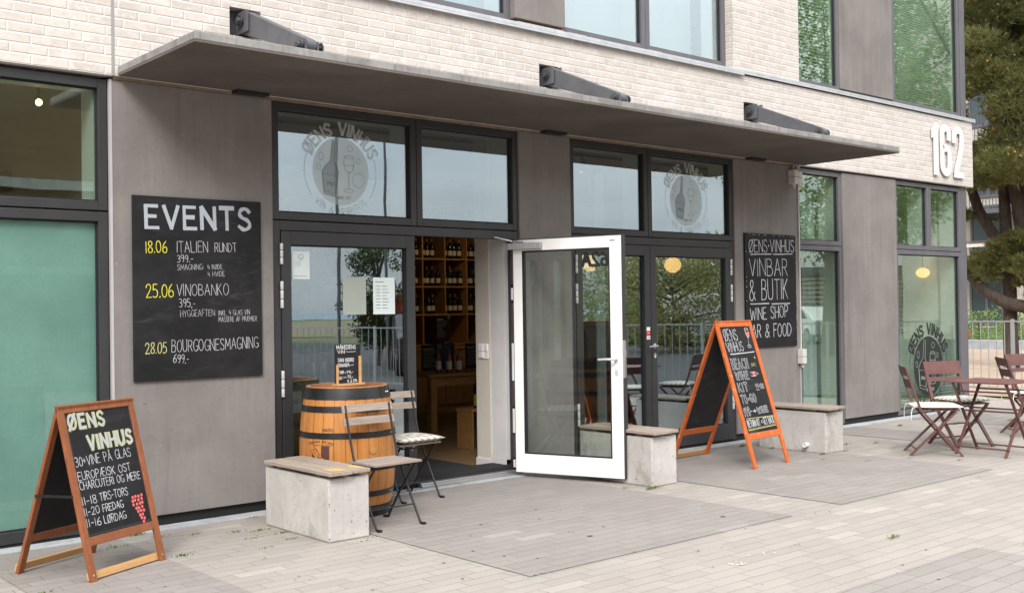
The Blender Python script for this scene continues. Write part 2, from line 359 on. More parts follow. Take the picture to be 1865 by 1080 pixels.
M['gingham']=m_gingham()
M['cream']=vary('cream_cotton',(.78,.74,.66),(.66,.62,.54),.95,14,0,.002)
M['plastic']=m_simple('grey_plastic',(.62,.60,.57),.5)
M['shelf']=m_wood('shop_shelf_pine',(.46,.25,.09),(.38,.195,.065),(.22,.10,.03),.8,0,.55)
M['cab']=m_wood('knotted_pine_panel',(.34,.20,.09),(.26,.145,.06),(.10,.045,.015),.5,2,.6,knots=True)
M['floorwood']=m_wood('oak_floor',(.30,.20,.11),(.24,.155,.08),(.15,.09,.045),.3,0,.4)
M['mat']=vary('charcoal_door_mat',(.030,.030,.032),(.020,.020,.022),.95,90,0,.004,140)
M['bottle']=m_simple('dark_bottle_glass',(.010,.012,.010),.12,0,.6)
M['rose']=m_simple('rose_wine_bottle',(.22,.06,.045),.12,0,.6)
M['label']=m_simple('cream_bottle_label',(.68,.60,.46),.8)
M['wlabel']=m_simple('white_bottle_label',(.72,.70,.68),.8)
M['capsule']=m_simple('amber_bottle_capsule',(.40,.20,.05),.5)
M['chalk']=m_film('white_chalk',(.68,.69,.72),.88,.45,300)
M['chalk_soft']=m_film('thin_white_chalk',(.66,.66,.68),.80,.35,300)
M['chalk_blue']=m_film('pale_blue_chalk_paint',(.46,.50,.56),.93,.22,120)
M['chalk_yellow']=m_film('yellow_chalk',(.72,.66,.06),.92,.25,260)
M['chalk_lime']=m_film('soft_yellow_chalk',(.58,.56,.22),.85,.3,260)
M['chalk_red']=m_film('coral_chalk',(.78,.16,.15),.92,.2,200)
M['chalk_black']=m_film('chalk_fill_black',(.03,.03,.032),.95)
M['frost']=m_film('frosted_white_film',(.72,.78,.74),.36)
M['frost_line']=m_film('frosted_grey_line',(.20,.24,.28),.34)
M['frost_bottle']=m_film('frosted_blue_film',(.25,.30,.36),.36)
M['darkfilm']=m_film('dark_window_film',(.020,.022,.020),.93)
M['filmline']=m_film('pale_window_film',(.40,.46,.42),.6)
M['paper']=m_film('notice_paper',(.72,.80,.79),.92)
M['paper_back']=m_film('faded_notice_paper',(.50,.55,.50),.62)
M['ink']=m_simple('grey_print_ink',(.14,.15,.15),.8)
M['red']=m_simple('red_sign_paint',(.55,.035,.03),.5)
M['signwhite']=m_simple('white_sign_face',(.80,.79,.78),.5)
M['lamp']=m_emit('lit_paper_lampshade',(1.0,.56,.20),1.0)
M['spot']=m_emit('lit_spot_bulb',(1.0,.62,.28),5.0)
M['concrete_int']=m_simple('shop_ceiling_paint',(.42,.40,.37),.8)
M['intwall']=m_simple('shop_wall_paint',(.30,.255,.20),.8)
M['brownwall']=m_wood('brown_timber_wall',(.17,.115,.062),(.13,.085,.045),(.08,.05,.025),.3,0,.7)
M['curtain']=vary('white_curtain',(.74,.76,.78),(.66,.68,.70),.9,3,0,.001)
M['blind_teal']=vary('pale_teal_blind',(.29,.345,.335),(.215,.265,.265),.9,1.2,0,.0005)
M['bark']=vary('pine_bark',(.075,.055,.042),(.04,.029,.023),.95,16,0,.02,40,stretch=(1,1,.35))
M['bark2']=vary('grey_tree_bark',(.11,.095,.075),(.07,.06,.048),.95,12,0,.01,40)
M['needles']=m_leaf('pine_needles',(.11,.14,.05),(.17,.18,.062),(.30,.24,.10),.38)
M['cones']=m_leaf('orange_pine_buds',(.30,.15,.035),(.36,.20,.05),(.22,.10,.03),.05)
M['leaf']=m_leaf('green_leaves',(.17,.26,.085),(.23,.33,.11),(.34,.27,.09),.4)
M['leaf_autumn']=m_leaf('olive_leaves',(.30,.27,.10),(.25,.27,.10),(.46,.33,.12),.45)
M['conifer']=m_leaf('conifer_leaves',(.03,.06,.02),(.05,.08,.025),(.09,.08,.03),.15)
M['grass']=m_leaf('grass_blades',(.10,.19,.03),(.14,.23,.045),(.24,.24,.08),.3)
M['galv']=m_simple('galvanised_railing',(.42,.43,.44),.45,.4)

# ------------------------------------------------------------------ hand lettering (single-stroke alphabet)
def cr(pts,n=5):
    out=[]; N=len(pts)
    for i in range(N-1):
        p0=pts[max(i-1,0)]; p1=pts[i]; p2=pts[i+1]; p3=pts[min(i+2,N-1)]
        for j in range(n):
            t=j/n
            out.append(tuple(.5*((2*p1[a])+(-p0[a]+p2[a])*t+(2*p0[a]-5*p1[a]+4*p2[a]-p3[a])*t*t+(-p0[a]+3*p1[a]-3*p2[a]+p3[a])*t**3) for a in (0,1)))
    out.append(tuple(pts[-1])); return out
def ell(cx,cy_,rx,ry,a0=0,a1=360,n=18):
    return [(cx+rx*math.cos(R(a0+(a1-a0)*i/n)),cy_+ry*math.sin(R(a0+(a1-a0)*i/n))) for i in range(n+1)]
_O=ell(.35,.5,.35,.5,90,450)
G={ # glyph: (width,[strokes])
'A':(.7,[[(0,0),(.35,1)],[(.35,1),(.7,0)],[(.13,.36),(.57,.36)]]),
'B':(.6,[[(0,0),(0,1)],cr([(0,1),(.38,.97),(.5,.78),(.38,.57),(0,.54)]),cr([(0,.54),(.45,.5),(.6,.27),(.45,.03),(0,0)])]),
'C':(.62,[ell(.38,.5,.38,.5,52,308)]),
'D':(.64,[[(0,0),(0,1)],cr([(0,1),(.35,.95),(.62,.65),(.62,.38),(.35,.05),(0,0)])]),
'E':(.55,[[(0,0),(0,1)],[(0,1),(.52,1)],[(0,.53),(.44,.53)],[(0,0),(.55,0)]]),
'F':(.5,[[(0,0),(0,1)],[(0,1),(.5,1)],[(0,.53),(.42,.53)]]),
'G':(.66,[ell(.38,.5,.38,.5,50,330),[(.42,.42),(.68,.42)],[(.68,.42),(.68,.1)]]),
'H':(.62,[[(0,0),(0,1)],[(.62,0),(.62,1)],[(0,.5),(.62,.5)]]),
'I':(.06,[[(.03,0),(.03,1)]]),
'J':(.4,[cr([(.4,1),(.4,.25),(.25,.0),(.05,.05),(0,.2)])]),
'K':(.58,[[(0,0),(0,1)],[(.55,1),(.02,.45)],[(.14,.56),(.58,0)]]),
'L':(.5,[[(0,1),(0,0)],[(0,0),(.5,0)]]),
'M':(.8,[[(0,0),(.06,1)],[(.06,1),(.4,.3)],[(.4,.3),(.74,1)],[(.74,1),(.8,0)]]),
'N':(.64,[[(0,0),(0,1)],[(0,1),(.64,0)],[(.64,0),(.64,1)]]),
'O':(.7,[_O]),
'P':(.55,[[(0,0),(0,1)],cr([(0,1),(.4,.97),(.55,.75),(.4,.5),(0,.46)])]),
'Q':(.7,[_O,[(.45,.25),(.72,-.05)]]),
'R':(.58,[[(0,0),(0,1)],cr([(0,1),(.4,.97),(.53,.76),(.4,.53),(0,.5)]),[(.25,.51),(.58,0)]]),
'S':(.56,[cr([(.54,.84),(.38,.99),(.14,.95),(.04,.75),(.16,.57),(.4,.46),(.55,.28),(.48,.07),(.24,-.01),(0,.14)])]),
'T':(.64,[[(0,1),(.64,1)],[(.32,1),(.32,0)]]),
'U':(.6,[cr([(0,1),(0,.32),(.1,.06),(.3,0),(.5,.06),(.6,.32),(.6,1)])]),
'V':(.66,[[(0,1),(.33,0)],[(.33,0),(.66,1)]]),
'W':(.9,[[(0,1),(.22,0)],[(.22,0),(.45,.8)],[(.45,.8),(.68,0)],[(.68,0),(.9,1)]]),
'X':(.6,[[(0,0),(.6,1)],[(0,1),(.6,0)]]),
'Y':(.6,[[(0,1),(.3,.5)],[(.6,1),(.3,.5)],[(.3,.5),(.3,0)]]),
'Z':(.6,[[(0,1),(.6,1)],[(.6,1),(0,0)],[(0,0),(.6,0)]]),
'Ø':(.7,[_O,[(.0,-.06),(.7,1.06)]]),
'Æ':(.95,[[(0,0),(.45,1)],[(.45,1),(.95,1)],[(.5,1),(.5,0)],[(.15,.36),(.5,.36)],[(.5,.53),(.85,.53)],[(.5,0),(.95,0)]]),
'Å':(.7,[[(0,0),(.35,.95)],[(.35,.95),(.7,0)],[(.13,.36),(.57,.36)],ell(.35,1.13,.09,.11,0,360,10)]),
'0':(.58,[ell(.29,.5,.29,.5,90,450)]),
'1':(.12,[[(.06,0),(.06,1)]]),
'2':(.55,[cr([(.02,.75),(.12,.95),(.32,1),(.5,.88),(.5,.66),(.3,.36),(0,.01)]),[(0,.01),(.58,.01)]]),
'3':(.5,[cr([(.02,.93),(.25,1),(.46,.85),(.4,.62),(.18,.53)]),cr([(.18,.53),(.46,.44),(.5,.2),(.3,.01),(0,.06)])]),
'4':(.55,[[(.1,1),(0,.42)],[(0,.42),(.55,.42)],[(.4,.75),(.4,0)]]),
'5':(.52,[[(.48,1),(.08,1)],[(.08,1),(.04,.56)],cr([(.04,.56),(.28,.62),(.5,.45),(.48,.15),(.26,0),(0,.07)])]),
'6':(.54,[cr([(.44,1),(.18,.75),(.02,.38),(.08,.08),(.3,0),(.52,.14),(.5,.42),(.3,.52),(.06,.36)])]),
'7':(.5,[[(0,1),(.5,1)],[(.5,1),(.15,0)]]),
'8':(.52,[cr([(.26,.53),(.06,.7),(.1,.94),(.28,1),(.46,.92),(.46,.7),(.26,.53),(.04,.34),(.04,.1),(.26,0),(.48,.1),(.5,.32),(.26,.53)],4)]),
'9':(.52,[cr([(.48,.72),(.3,.5),(.06,.58),(.02,.82),(.2,1),(.42,.95),(.5,.72),(.46,.3),(.3,0)])]),
'.':(.08,[[(.02,.0),(.08,.06)]]), ',':(.1,[[(.08,.08),(0,-.12)]]), '-':(.35,[[(0,.42),(.35,.42)]]),
':':(.1,[[(.03,.2),(.09,.26)],[(.03,.62),(.09,.68)]]), '+':(.4,[[(0,.5),(.4,.5)],[(.2,.28),(.2,.74)]]),
'&':(.7,[cr([(.7,0),(.2,.68),(.2,.92),(.36,1),(.48,.9),(.44,.7),(.1,.4),(.02,.18),(.16,.0),(.4,.04),(.66,.4)])]),
'·':(.12,[ell(.06,.5,.05,.05,0,360,8)]), '>':(.4,[[(0,.45),(.4,.45)],[(.22,.68),(.4,.45)],[(.22,.22),(.4,.45)]]), ' ':(.38,[])}
def strip(mb,pts,w,fn,d,taper=0):
    """ribbon of width w along 2-D pts, as one mitred strip on the surface fn(u,v,d)"""
    pts=[pts[0]]+[p for i,p in enumerate(pts[1:]) if math.dist(p,pts[i])>1e-7]
    n=len(pts)
    if n<2: return
    closed=math.dist(pts[0],pts[-1])<1e-6
    b0=len(mb.v)
    for i in range(n):
        a=pts[i-1] if i>0 else (pts[-2] if closed else pts[0]); c=pts[i+1] if i<n-1 else (pts[1] if closed else pts[-1])
        dx,dy=c[0]-a[0],c[1]-a[1]; L=math.hypot(dx,dy) or 1; nx,ny=-dy/L,dx/L
        x,y=pts[i]
        if not closed and i in (0,n-1):
            s=-.35*w if i==0 else .35*w; x+=dx/L*s; y+=dy/L*s
        h=w/2*(1+.13*math.sin(i*.8+pts[0][0]*170+pts[0][1]*130))
        mb.v.append(tuple(fn(x+nx*h,y+ny*h,d))); mb.v.append(tuple(fn(x-nx*h,y-ny*h,d)))
    for i in range(n-1):
        mb.f.append((b0+2*i,b0+2*i+1,b0+2*i+3,b0+2*i+2))
def text(mb,fn,s,p0,p1,h,w,d=.0012,jit=.02,gap=.2,lay=.00012):
    """letters of s from baseline point p0 to p1 with cap height h (surface units)"""
    tot=sum(G[c][0]+gap for c in s)-gap
    L=math.dist(p0,p1); ex=((p1[0]-p0[0])/L,(p1[1]-p0[1])/L); ey=(-ex[1],ex[0]); sx=L/tot; x=0; k=0
    for c in s:
        wd_,st=G[c]; rot=random.uniform(-jit,jit)*2; sh=random.uniform(-jit,jit)*h*1.2; sc=1+random.uniform(-jit,jit)*2
        for q in st:
            P=[]
            for (a,b) in q:
                u=(x+a)*sx+b*h*rot; v=b*h*sc+sh
                P.append((p0[0]+ex[0]*u+ey[0]*v,p0[1]+ex[1]*u+ey[1]*v))
            strip(mb,P,w*random.uniform(.88,1.12),fn,d+lay*(k%6)); k+=1
        x+=wd_+gap
def arctext(mb,fn,s,c,rad,a0,a1,h,w,d=.0012,ry=None,inward=False,gap=.28):
    """text along an arc, angles in degrees (clockwise reading for a0>a1)"""
    tot=sum(G[ch][0]+gap for ch in s)-gap; x=0; k=0; ry=ry or rad
    L=abs(R(a1-a0))*rad; sx=L/tot
    for ch in s:
        wd_,st=G[ch]
        for q in st:
            P=[]
            for (a,b) in q:
                t=R(lerp(a0,a1,(x+a)/tot)); rr=(-(1-b)*h if inward else b*h) if not inward else (1-b)*h
                rr=b*h if not inward else -b*h
                P.append((c[0]+(rad+rr)*math.cos(t),c[1]+(ry+rr)*math.sin(t)))
            strip(mb,P,w,fn,d+.00012*(k%6)); k+=1
        x+=wd_+gap
def disc(mb,fn,c,rx,ry,d,n=40):
    b0=len(mb.v); mb.v+=[tuple(fn(c[0]+rx*math.cos(2*math.pi*i/n),c[1]+ry*math.sin(2*math.pi*i/n),d)) for i in range(n)]; mb.f.append(tuple(range(b0,b0+n)))
def polyf(mb,fn,pts,d):
    b0=len(mb.v); mb.v+=[tuple(fn(u,v,d)) for u,v in pts]; mb.f.append(tuple(range(b0,b0+len(pts))))

# ------------------------------------------------------------------ ground and streets
def struct(name,mb,m,**k): 
    o=mb.build(name,m,**k); o['kind']='structure'; return o
mp_=m_paver('light_pavers',(.342,.314,.283),(.305,.278,.250),(.20,.168,.14))
md_=m_paver('dark_pavers',(.278,.254,.236),(.252,.229,.212),(.172,.15,.133))
struct('ground',MB().box(-900,900,-900,900,-.6,-.02),vary('rough_grass_field',(.16,.15,.055),(.12,.13,.04),.95,.06,0,.02,3,obj=False))
struct('pavement',MB().add([(-30,6.2,0),(-30,-22,0),(2.0,-22,0),(17.02,.9,0),(17.02,8,0),(-30,8,0)],[(0,1,2,3,4,5)]),mp_)
dk=MB()
for x0,x1,y0,y1 in ((4.03,6.53,-2.87,-.135),(7.15,9.6,-2.87,-.135),(11.0,11.82,-1.6,-.135),(13.07,15.05,-2.87,-.135),(1.84,2.73,-2.87,-.135),(3.9,6.45,-7.2,-4.23),(7.15,9.6,-7.2,-4.23),(-1.2,1.1,-2.87,-.135)):
    dk.add([(x0,y0,.004),(x1,y0,.004),(x1,y1,.004),(x0,y1,.004)],[(0,1,2,3)])
struct('dark_paving',dk,md_)
struct('building_plinth_strip',MB().box(-8,15.1,-.13,.02,-.05,.012),M['plinth'],bevel=.004)
struct('gravel_yard',MB().add([(17.02,-.2,.004),(46,-6,.004),(60,40,.004),(17.02,40,.004)],[(0,1,2,3)]),vary('sandy_gravel',(.42,.33,.25),(.34,.26,.195),.95,1.5,0,.006,70,obj=False))
struct('road',MB().add([(2.4,-22.6,.004),(17.4,.3,.004),(46,-6,.004),(30,-32,.004),(20,-50,.004),(-10,-50,.004)],[(0,1,2,3,4,5)]),vary('asphalt',(.075,.073,.072),(.055,.054,.053),.9,2,0,.003,160,obj=False))
struct('verge_grass',MB().add([(12,-18,.03),(20,-5.5,.03),(30,-8,.03),(21,-23,.03)],[(0,1,2,3)]) if 0 else MB().add([(-60,-50,.02),(30,-50,.02),(60,-20,.02),(46,-6,.02),(120,-20,.02),(90,-120,.02),(-90,-120,.02)],[(0,1,2,3,4,5,6)]),vary('dry_meadow',(.19,.145,.085),(.15,.125,.06),.95,.3,0,.02,9,obj=False))
struct('sea',MB().add([(-900,-160,.05),(900,-150,.05),(900,-880,.05),(-900,-880,.05)],[(0,1,2,3)]),vary('grey_blue_water',(.09,.14,.18),(.07,.12,.16),.25,.2,0,.01,2,obj=False))

# ------------------------------------------------------------------ the building
BL=thing('shop_building','two-storey cream brick building with dark panels, glazed shopfront and concrete canopy','building',(9,0,0))
def bp(name,mb,m,bevel=0,**k): return mb.build(name,m,BL,world=True,bevel=bevel,**k)
YB=-.03  # brick face
b=MB(); b.box(-8,15.16,YB,.35,3.14,3.555); b.box(-8,15.16,YB,.35,3.765,4.06)
PL=[(3.66,3.91),(6.755,7.0),(9.83,10.085)]
xs=[-8]+[x for p in PL for x in p]+[15.16]
for i in range(0,len(xs),2): b.box(xs[i],xs[i+1],YB,.35,3.5555,3.7645)
for x0,x1 in PL: b.box(x0,x1,.075,.35,3.5555,3.7645)
bp('brick_band',b,M['brick'])
b=MB(); b.box(9.66,10.905,YB,.3,4.10,7.6); b.box(-8,4.0,YB,.3,4.10,7.6); bp('brick_wall',b,M['brick'])
b=MB(); b.box(2.781,2.802,YB-.003,YB+.02,3.142,4.055); bp('expansion_joint',b,m_simple('grey_joint_sealant',(.30,.29,.285),.8))
def panels(x0,x1,z0,z1,y0=0.0):
    b=MB().box(x0,x1,y0,.30,z0,z1); return bp('facade_panel',b,M['panel'],.004)
def scuffs(x0,x1,z0,z1,n,seed):
    b=MB(); rn=random.Random(seed)
    for k in range(n):
        x=rn.uniform(x0+.05,x1-.05); z=rn.uniform(z0,z1); L=rn.uniform(.004,.03); a=rn.uniform(-.6,.6); w=rn.uniform(.0012,.003)
        strip(b,[(x,z),(x+L*.5*math.cos(a),z+L*.5*math.sin(a)+w),(x+L*math.cos(a),z+L*math.sin(a))],w,lambda u,v,d:(u,-d,v),.0015)
    return bp('scuff_marks',b,m_simple('dark_scuff' if seed%2 else 'pale_chip',(.06,.052,.05) if seed%2 else (.55,.53,.51),.9),fix=False)
panels(2.79,4.012,.085,3.118); panels(6.515,7.165,.085,3.118); panels(9.672,10.868,.085,3.118); panels(11.825,13.085,.085,3.118)
panels(6.50,7.128,4.16,7.6,.0); panels(11.82,13.065,4.16,7.6,.0)
scuffs(2.79,4.01,.2,1.0,16,1); scuffs(11.83,13.08,.2,2.9,14,2); scuffs(9.68,10.86,.2,2.9,8,3); scuffs(2.79,4.01,.3,3.0,6,4)
b=MB(); b.box(-8,15.0,.03,.3,-.02,.084); b.box(2.77,15.0,.045,.3,3.1185,3.1395); b.box(2.7701,2.7899,.05,.3,.085,3.118); b.box(4.0,9.66,.12,.3,4.06,4.13); b.box(9.66,15.0,.05,.3,4.06,4.10); bp('dark_gap_backing',b,M['dark'])
# pale strip under the canopy where panels meet the slab, pale edge trim
b=MB(); b.box(2.80,10.9,-.012,.04,3.119,3.1385); bp('canopy_bed_joint',b,vary('tan_mortar_joint',(.25,.19,.135),(.17,.125,.09),.9,14,0,.004))
_pe=m_simple('pale_edge_trim_metal',(.46,.44,.45),.5)
for x0,x1 in ((2.772,2.7895),(10.869,10.882)): bp('pale_edge_trim',MB().box(x0,x1,-.004,.03,.03,3.118),_pe)
# flashing
b=MB(); b.box(4.0,9.80,-.075,.12,4.066,4.099); b.box(3.95,9.80,-.075,-.070,4.045,4.0655)
b.box(9.77,15.22,-.055,.10,4.092,4.118); b.box(9.77,15.22,-.055,-.05,4.068,4.0915)
bp('zinc_flashing',b,M['zinc'],.002)
_st=vary('pinkish_sill_tile',(.46,.36,.31),(.40,.31,.26),.8,9)
for x0,x1 in ((6.515,7.10),(7.16,7.40),(8.30,8.50)): bp('sill_tile',MB().box(x0,x1,-.01,.11,4.10,4.128),_st)
# right-hand flank, back, roof, floors
b=MB(); b.box(14.86,15.159,.36,7.2,3.141,4.059); b.box(14.86,15.12,.36,7.2,-.02,3.14); b.box(14.86,15.12,.36,7.2,4.06,7.6); bp('brick_flank',b,M['brick_side'])
b=MB(); b.box(-8,15.1,7.2,7.4,-.02,7.6); b.box(-8.2,-8,YB,7.4,-.02,7.6); b.box(-8,15.1,-.0,7.4,7.601,7.8); bp('rear_wall_and_roof',b,M['offwhite'])
b=MB(); b.box(-8,14.85,.36,7.199,3.16,3.3); bp('ceiling_slab',b,M['concrete_int'])
b=MB(); b.box(-8,14.85,.36,7.199,3.9,4.05); b.box(2.78,2.86,.36,7.19,0,3.159); bp('inner_partition',b,M['intwall'])
b=MB(); b.box(-8,14.9,.301,7.199,-.08,.018); bp('shop_floor',b,M['floorwood'])
b=MB(); b.box(2.65,12.0,6.50,6.52,.02,3.159); bp('shop_rear_lining',b,m_simple('dark_shelf_back',(.060,.042,.028),.8))
b=MB(); b.box(12.4,12.46,2.2,7.19,.02,3.159); bp('shop_cross_wall',b,M['intwall'])

# ---- windows
def frame_rect(b,x0,x1,z0,z1,w,y0,y1,wb=None):
    wb=wb or w
    b.box(x0,x0+w,y0,y1,z0,z1); b.box(x1-w,x1,y0,y1,z0,z1); b.box(x0+w,x1-w,y0+.0005,y1,z1-w,z1); b.box(x0+w,x1-w,y0+.0005,y1,z0,z0+wb)
def window(x0,x1,z0,z1,w,fm,gm,y=.02,wb=None,lining=True,gasket=True,dep=.28):
    b=MB(); frame_rect(b,x0,x1,z0,z1,w,y,y+.075,wb); wdw=bp('window',b,fm,.0035)
    wb=wb or w
    g=MB(); g.box(x0+w-.006,x1-w+.006,y+.040,y+.046,z0+wb-.006,z1-w+.006); p=g.build('pane',gm,wdw)
    if gasket:
        q=MB(); frame_rect(q,x0+w-.001,x1-w+.001,z0+wb-.001,z1-w+.001,.012,y+.028,y+.0398); q.build('gasket',M['dark'],wdw)
    if lining:
        l=MB(); e=.002
        l.box(x0,x0+.03,y+.0755,y+dep,z0,z1); l.box(x1-w-.015,x1,y+.0755,y+dep,z0,z1); l.box(x0+.031,x1-w-.016,y+.0755,y+dep,z1-.05,z1); l.box(x0+.031,x1-w-.016,y+.0755,y+dep,z0,z0+wb*.6)
        l.build('lining',M['lining'],wdw)
    return wdw
fr,fl=M['frame'],M['frame_light']
window(1.10,2.765,2.215,3.115,.062,fr,M['glass_green'])
lw=window(1.10,2.765,.03,2.205,.066,fr,M['glass_teal'],wb=.075)
MB().box(1.165,2.695,.072,.0755,.11,2.135).build('roller_blind',M['blind_teal'],lw)
# shopfront over the open door
D1a=window(4.02,5.375,2.213,3.115,.058,fr,M['glass']); D1b=window(5.380,6.512,2.213,3.115,.058,fr,M['glass'])
D2a=window(7.17,8.278,2.213,3.115,.058,fr,M['glass']); D2b=window(8.283,9.668,2.213,3.115,.058,fr,M['glass'])
# grey narrow windows
W3a=window(10.886,11.822,2.213,3.115,.055,fl,M['glass_green']); W3b=window(10.886,11.822,.03,2.205,.055,fl,M['glass_green'])
W4a=window(13.09,13.978,2.213,3.115,.055,fl,M['glass_green']); W4b=window(13.983,14.865,2.213,3.115,.055,fl,M['glass_green']); W4c=window(13.09,14.865,.03,2.205,.06,fl,M['glass_green'])
b=MB().box(14.87,15.03,.02,.18,.03,3.138); bp('corner_post',b,fl,.004)
# upper floor
window(2.9,4.9,4.135,7.5,.06,fl,M['glass'],.07); window(4.905,6.492,4.135,7.5,.06,fl,M['glass'],.07)
window(7.135,8.34,4.135,7.5,.06,fl,M['glass'],.07); window(8.345,9.655,4.135,7.5,.06,fl,M['glass'],.07)
window(10.91,11.815,4.12,7.5,.055,fl,M['glass_green'],.005); window(13.07,14.89,4.12,7.5,.06,fl,M['glass_green'],.005)
b=MB().box(14.90,15.05,.0,.16,4.12,7.5); bp('upper_corner_post',b,fl,.004)
MB().box(14.80,14.855,.37,3.19,.02,3.155).box(14.80,14.855,.37,3.19,4.06,7.5).build('pale_flank_lining',M['lining'],BL,world=True)

# ---- doors
def hinge(par,x,z0,z1,y=.005,m='hinge'):
    b=MB(); h=(z1-z0)
    for i in range(3):
        b.lathe([(.0125,z0+h*i/3+.003),(.0135,z0+h*i/3+.006),(.0135,z0+h*(i+1)/3-.006),(.0125,z0+h*(i+1)/3-.003)],12,(x,y,0))
    b.build('hinge',M[m],par,smooth=True)
def doorframe(x0,x1):
    b=MB(); b.box(x0,x0+.062,.02,.105,.03,2.205); b.box(x1-.062,x1,.02,.105,.03,2.205); b.box(x0+.0625,x1-.0625,.0205,.105,2.13,2.205); return bp('door_frame',b,fr,.003)
doorframe(4.02,6.512); doorframe(7.17,9.668)
def leaf(x0,x1,z0=.04,z1=2.125,st=.085,bot=.17,gl=None):
    b=MB(); y0,y1=.012,.085
    b.box(x0,x0+st,y0,y1,z0,z1); b.box(x1-st,x1,y0,y1,z0,z1); b.box(x0+st,x1-st,y0+.0005,y1,z1-.105,z1); b.box(x0+st,x1-st,y0+.0005,y1,z0,z0+bot)
    d=bp('door',b,fr,.003)
    MB().box(x0+st-.005,x1-st+.005,.048,.054,z0+bot-.005,z1-.1).build('pane',gl or M['glass'],d)
    q=MB(); frame_rect(q,x0+st-.001,x1-st+.001,z0+bot-.001,z1-.104,.011,.034,.0478); q.build('gasket',M['dark'],d)
    return d
d1=leaf(4.087,5.342); 
for z0,z1 in ((1.865,2.03),(1.53,1.74),(.85,1.055)): hinge(d1,4.0845,z0,z1)
d2=leaf(7.237,8.288); d3=leaf(8.294,9.602)
for z0,z1 in ((1.83,2.01),(1.54,1.733),(.365,.587)): hinge(d3,9.605,z0,z1); hinge(d2,7.234,z0,z1)
def lever(par,x,z,y=-.0,sgn=-1,ydir=-1,m='steel',M4=None,name='handle'):
    b=MB(); 
    b.lathe([(.024,0),(.026,.004),(.026,.008),(.02,.011)],16); 
    H=b; v=H.v; 
    T=Matrix.Translation((x,y,z))@Matrix.Rotation(R(90) if ydir<0 else R(-90),4,'X')
    H.v=[tuple(T@Vector(p)) for p in v]
    e=.05*ydir
    H.tube([(x,y+.008*ydir,z),(x,y+e,z),(x+.012*sgn,y+e*1.12,z),(x+.06*sgn,y+e*1.15,z),(x+.135*sgn,y+e*1.12,z-.004)],[.010,.010,.0105,.0105,.009],10)
    T2=Matrix.Translation((x,y,z-.098))@Matrix.Rotation(R(90) if ydir<0 else R(-90),4,'X')
    k=MB().lathe([(.017,0),(.019,.004),(.019,.008),(.008,.0085),(.006,.006)],14); H.add(k.v,k.f,T2@Matrix.Diagonal((1,1.55,1,1)))
    o=H.build(name,M[m],par,smooth=True)
    return o
lever(d3,8.335,1.10,.012,-1)
# threshold + mat reveal
b=MB(); b.box(5.345,6.46,-.045,.02,.013,.032); b.box(5.345,6.46,-.03,.10,.0325,.05); bp('threshold',b,M['steel'],.003)
b=MB(); b.box(6.40,6.52,.32,.52,.02,3.15); bp('reveal_wall',b,M['offwhite'])
b=MB(); b.box(6.412,6.511,.110,.318,.125,2.20); bp('reveal_trim',b,M['trimwhite'],.002)
b=MB(); b.box(6.386,6.399,.318,.525,.02,.115); b.box(6.398,6.411,.110,.317,.02,.124); bp('skirting_board',b,M['trimwhite'],.002)
sw=bp('light_switch',MB().box(6.391,6.3995,.395,.475,1.04,1.18).box(6.384,6.3905,.405,.465,1.05,1.105).box(6.384,6.3905,.405,.465,1.112,1.17),M['white'],.002)
sw2=bp('power_socket',MB().box(6.391,6.3995,.335,.385,1.04,1.18).box(6.384,6.3905,.340,.380,1.115,1.17),M['white'],.002)
MB().lathe([(.014,0),(.018,.001),(.018,.006),(.012,.006),(.011,.002)],14).build('socket_ring',M['plastic'],sw2)
# the open white door: local x along the leaf from hinge, local y towards the interior face
hx,hy=6.352,-.085; dang=math.atan2(-1.09+.1,6.709-6.346); DL=1.058
def DF(u,v,d): # u along leaf, v height, d out of the white face
    ex=Vector((math.cos(dang),math.sin(dang),0)); ey=Vector((ex.y,-ex.x,0))
    return Vector((hx,hy,0))+ex*u+ey*d+Vector((0,0,v))
def dbox(b,u0,u1,d0,d1,v0,v1):
    return b.add([DF(u,v,d) for v in (v0,v1) for (u,d) in ((u0,d0),(u1,d0),(u1,d1),(u0,d1))],[(0,3,2,1),(4,5,6,7),(0,1,5,4),(1,2,6,5),(2,3,7,6),(3,0,4,7)])
b=MB(); z0,z1=.045,2.112
for (u0,u1,v0,v1) in ((0,.088,z0,z1),(DL-.118,DL-.012,z0,z1),(.0885,DL-.1185,z1-.098,z1),(.0885,DL-.1185,z0,z0+.165)): dbox(b,u0,u1,-.03,0,v0,v1)
od=bp('open_door',b,M['white'],.003)
b=MB()
for (u0,u1,v0,v1) in ((0,.088,z0,z1),(DL-.118,DL,z0,z1),(.0885,DL-.1185,z1-.098,z1+.0),(.0885,DL-.1185,z0,z0+.165)): dbox(b,u0,u1,-.072,-.0305,v0+.001,v1-.001)
dbox(b,DL-.0118,DL+.004,-.030,-.012,z0,z1+.004); dbox(b,0,DL,-.06,-.035,z1+.0005,z1+.012)
b.build('outer_shell',fr,od)
b=MB(); dbox(b,.083,DL-.113,-.034,-.028,z0+.16,z1-.094); b.build('pane',M['glass_door'],od)
b=MB()
for (u0,u1,v0,v1) in ((.088,.100,z0+.165,z1-.098),(DL-.130,DL-.118,z0+.165,z1-.098),(.1,DL-.13,z1-.112,z1-.098),(.1,DL-.13,z0+.165,z0+.177)): dbox(b,u0,u1,-.027,-.004,v0,v1)
b.build('gasket',M['dark'],od)
b=MB(); dbox(b,-.03,.265,.001,.05,z1-.085,z1-.028); dbox(b,.2655,.30,.001,.046,z1-.083,z1-.030); b.build('door_closer',m_simple('silver_closer_box',(.42,.42,.43),.4,.3),od,bevel=.004)
b=MB(); b.tube([DF(.12,z1-.026,.03),DF(.02,z1-.012,.045),(6.20,-.01,2.142)],.008,8); b.build('closer_arm',M['steel'],od)
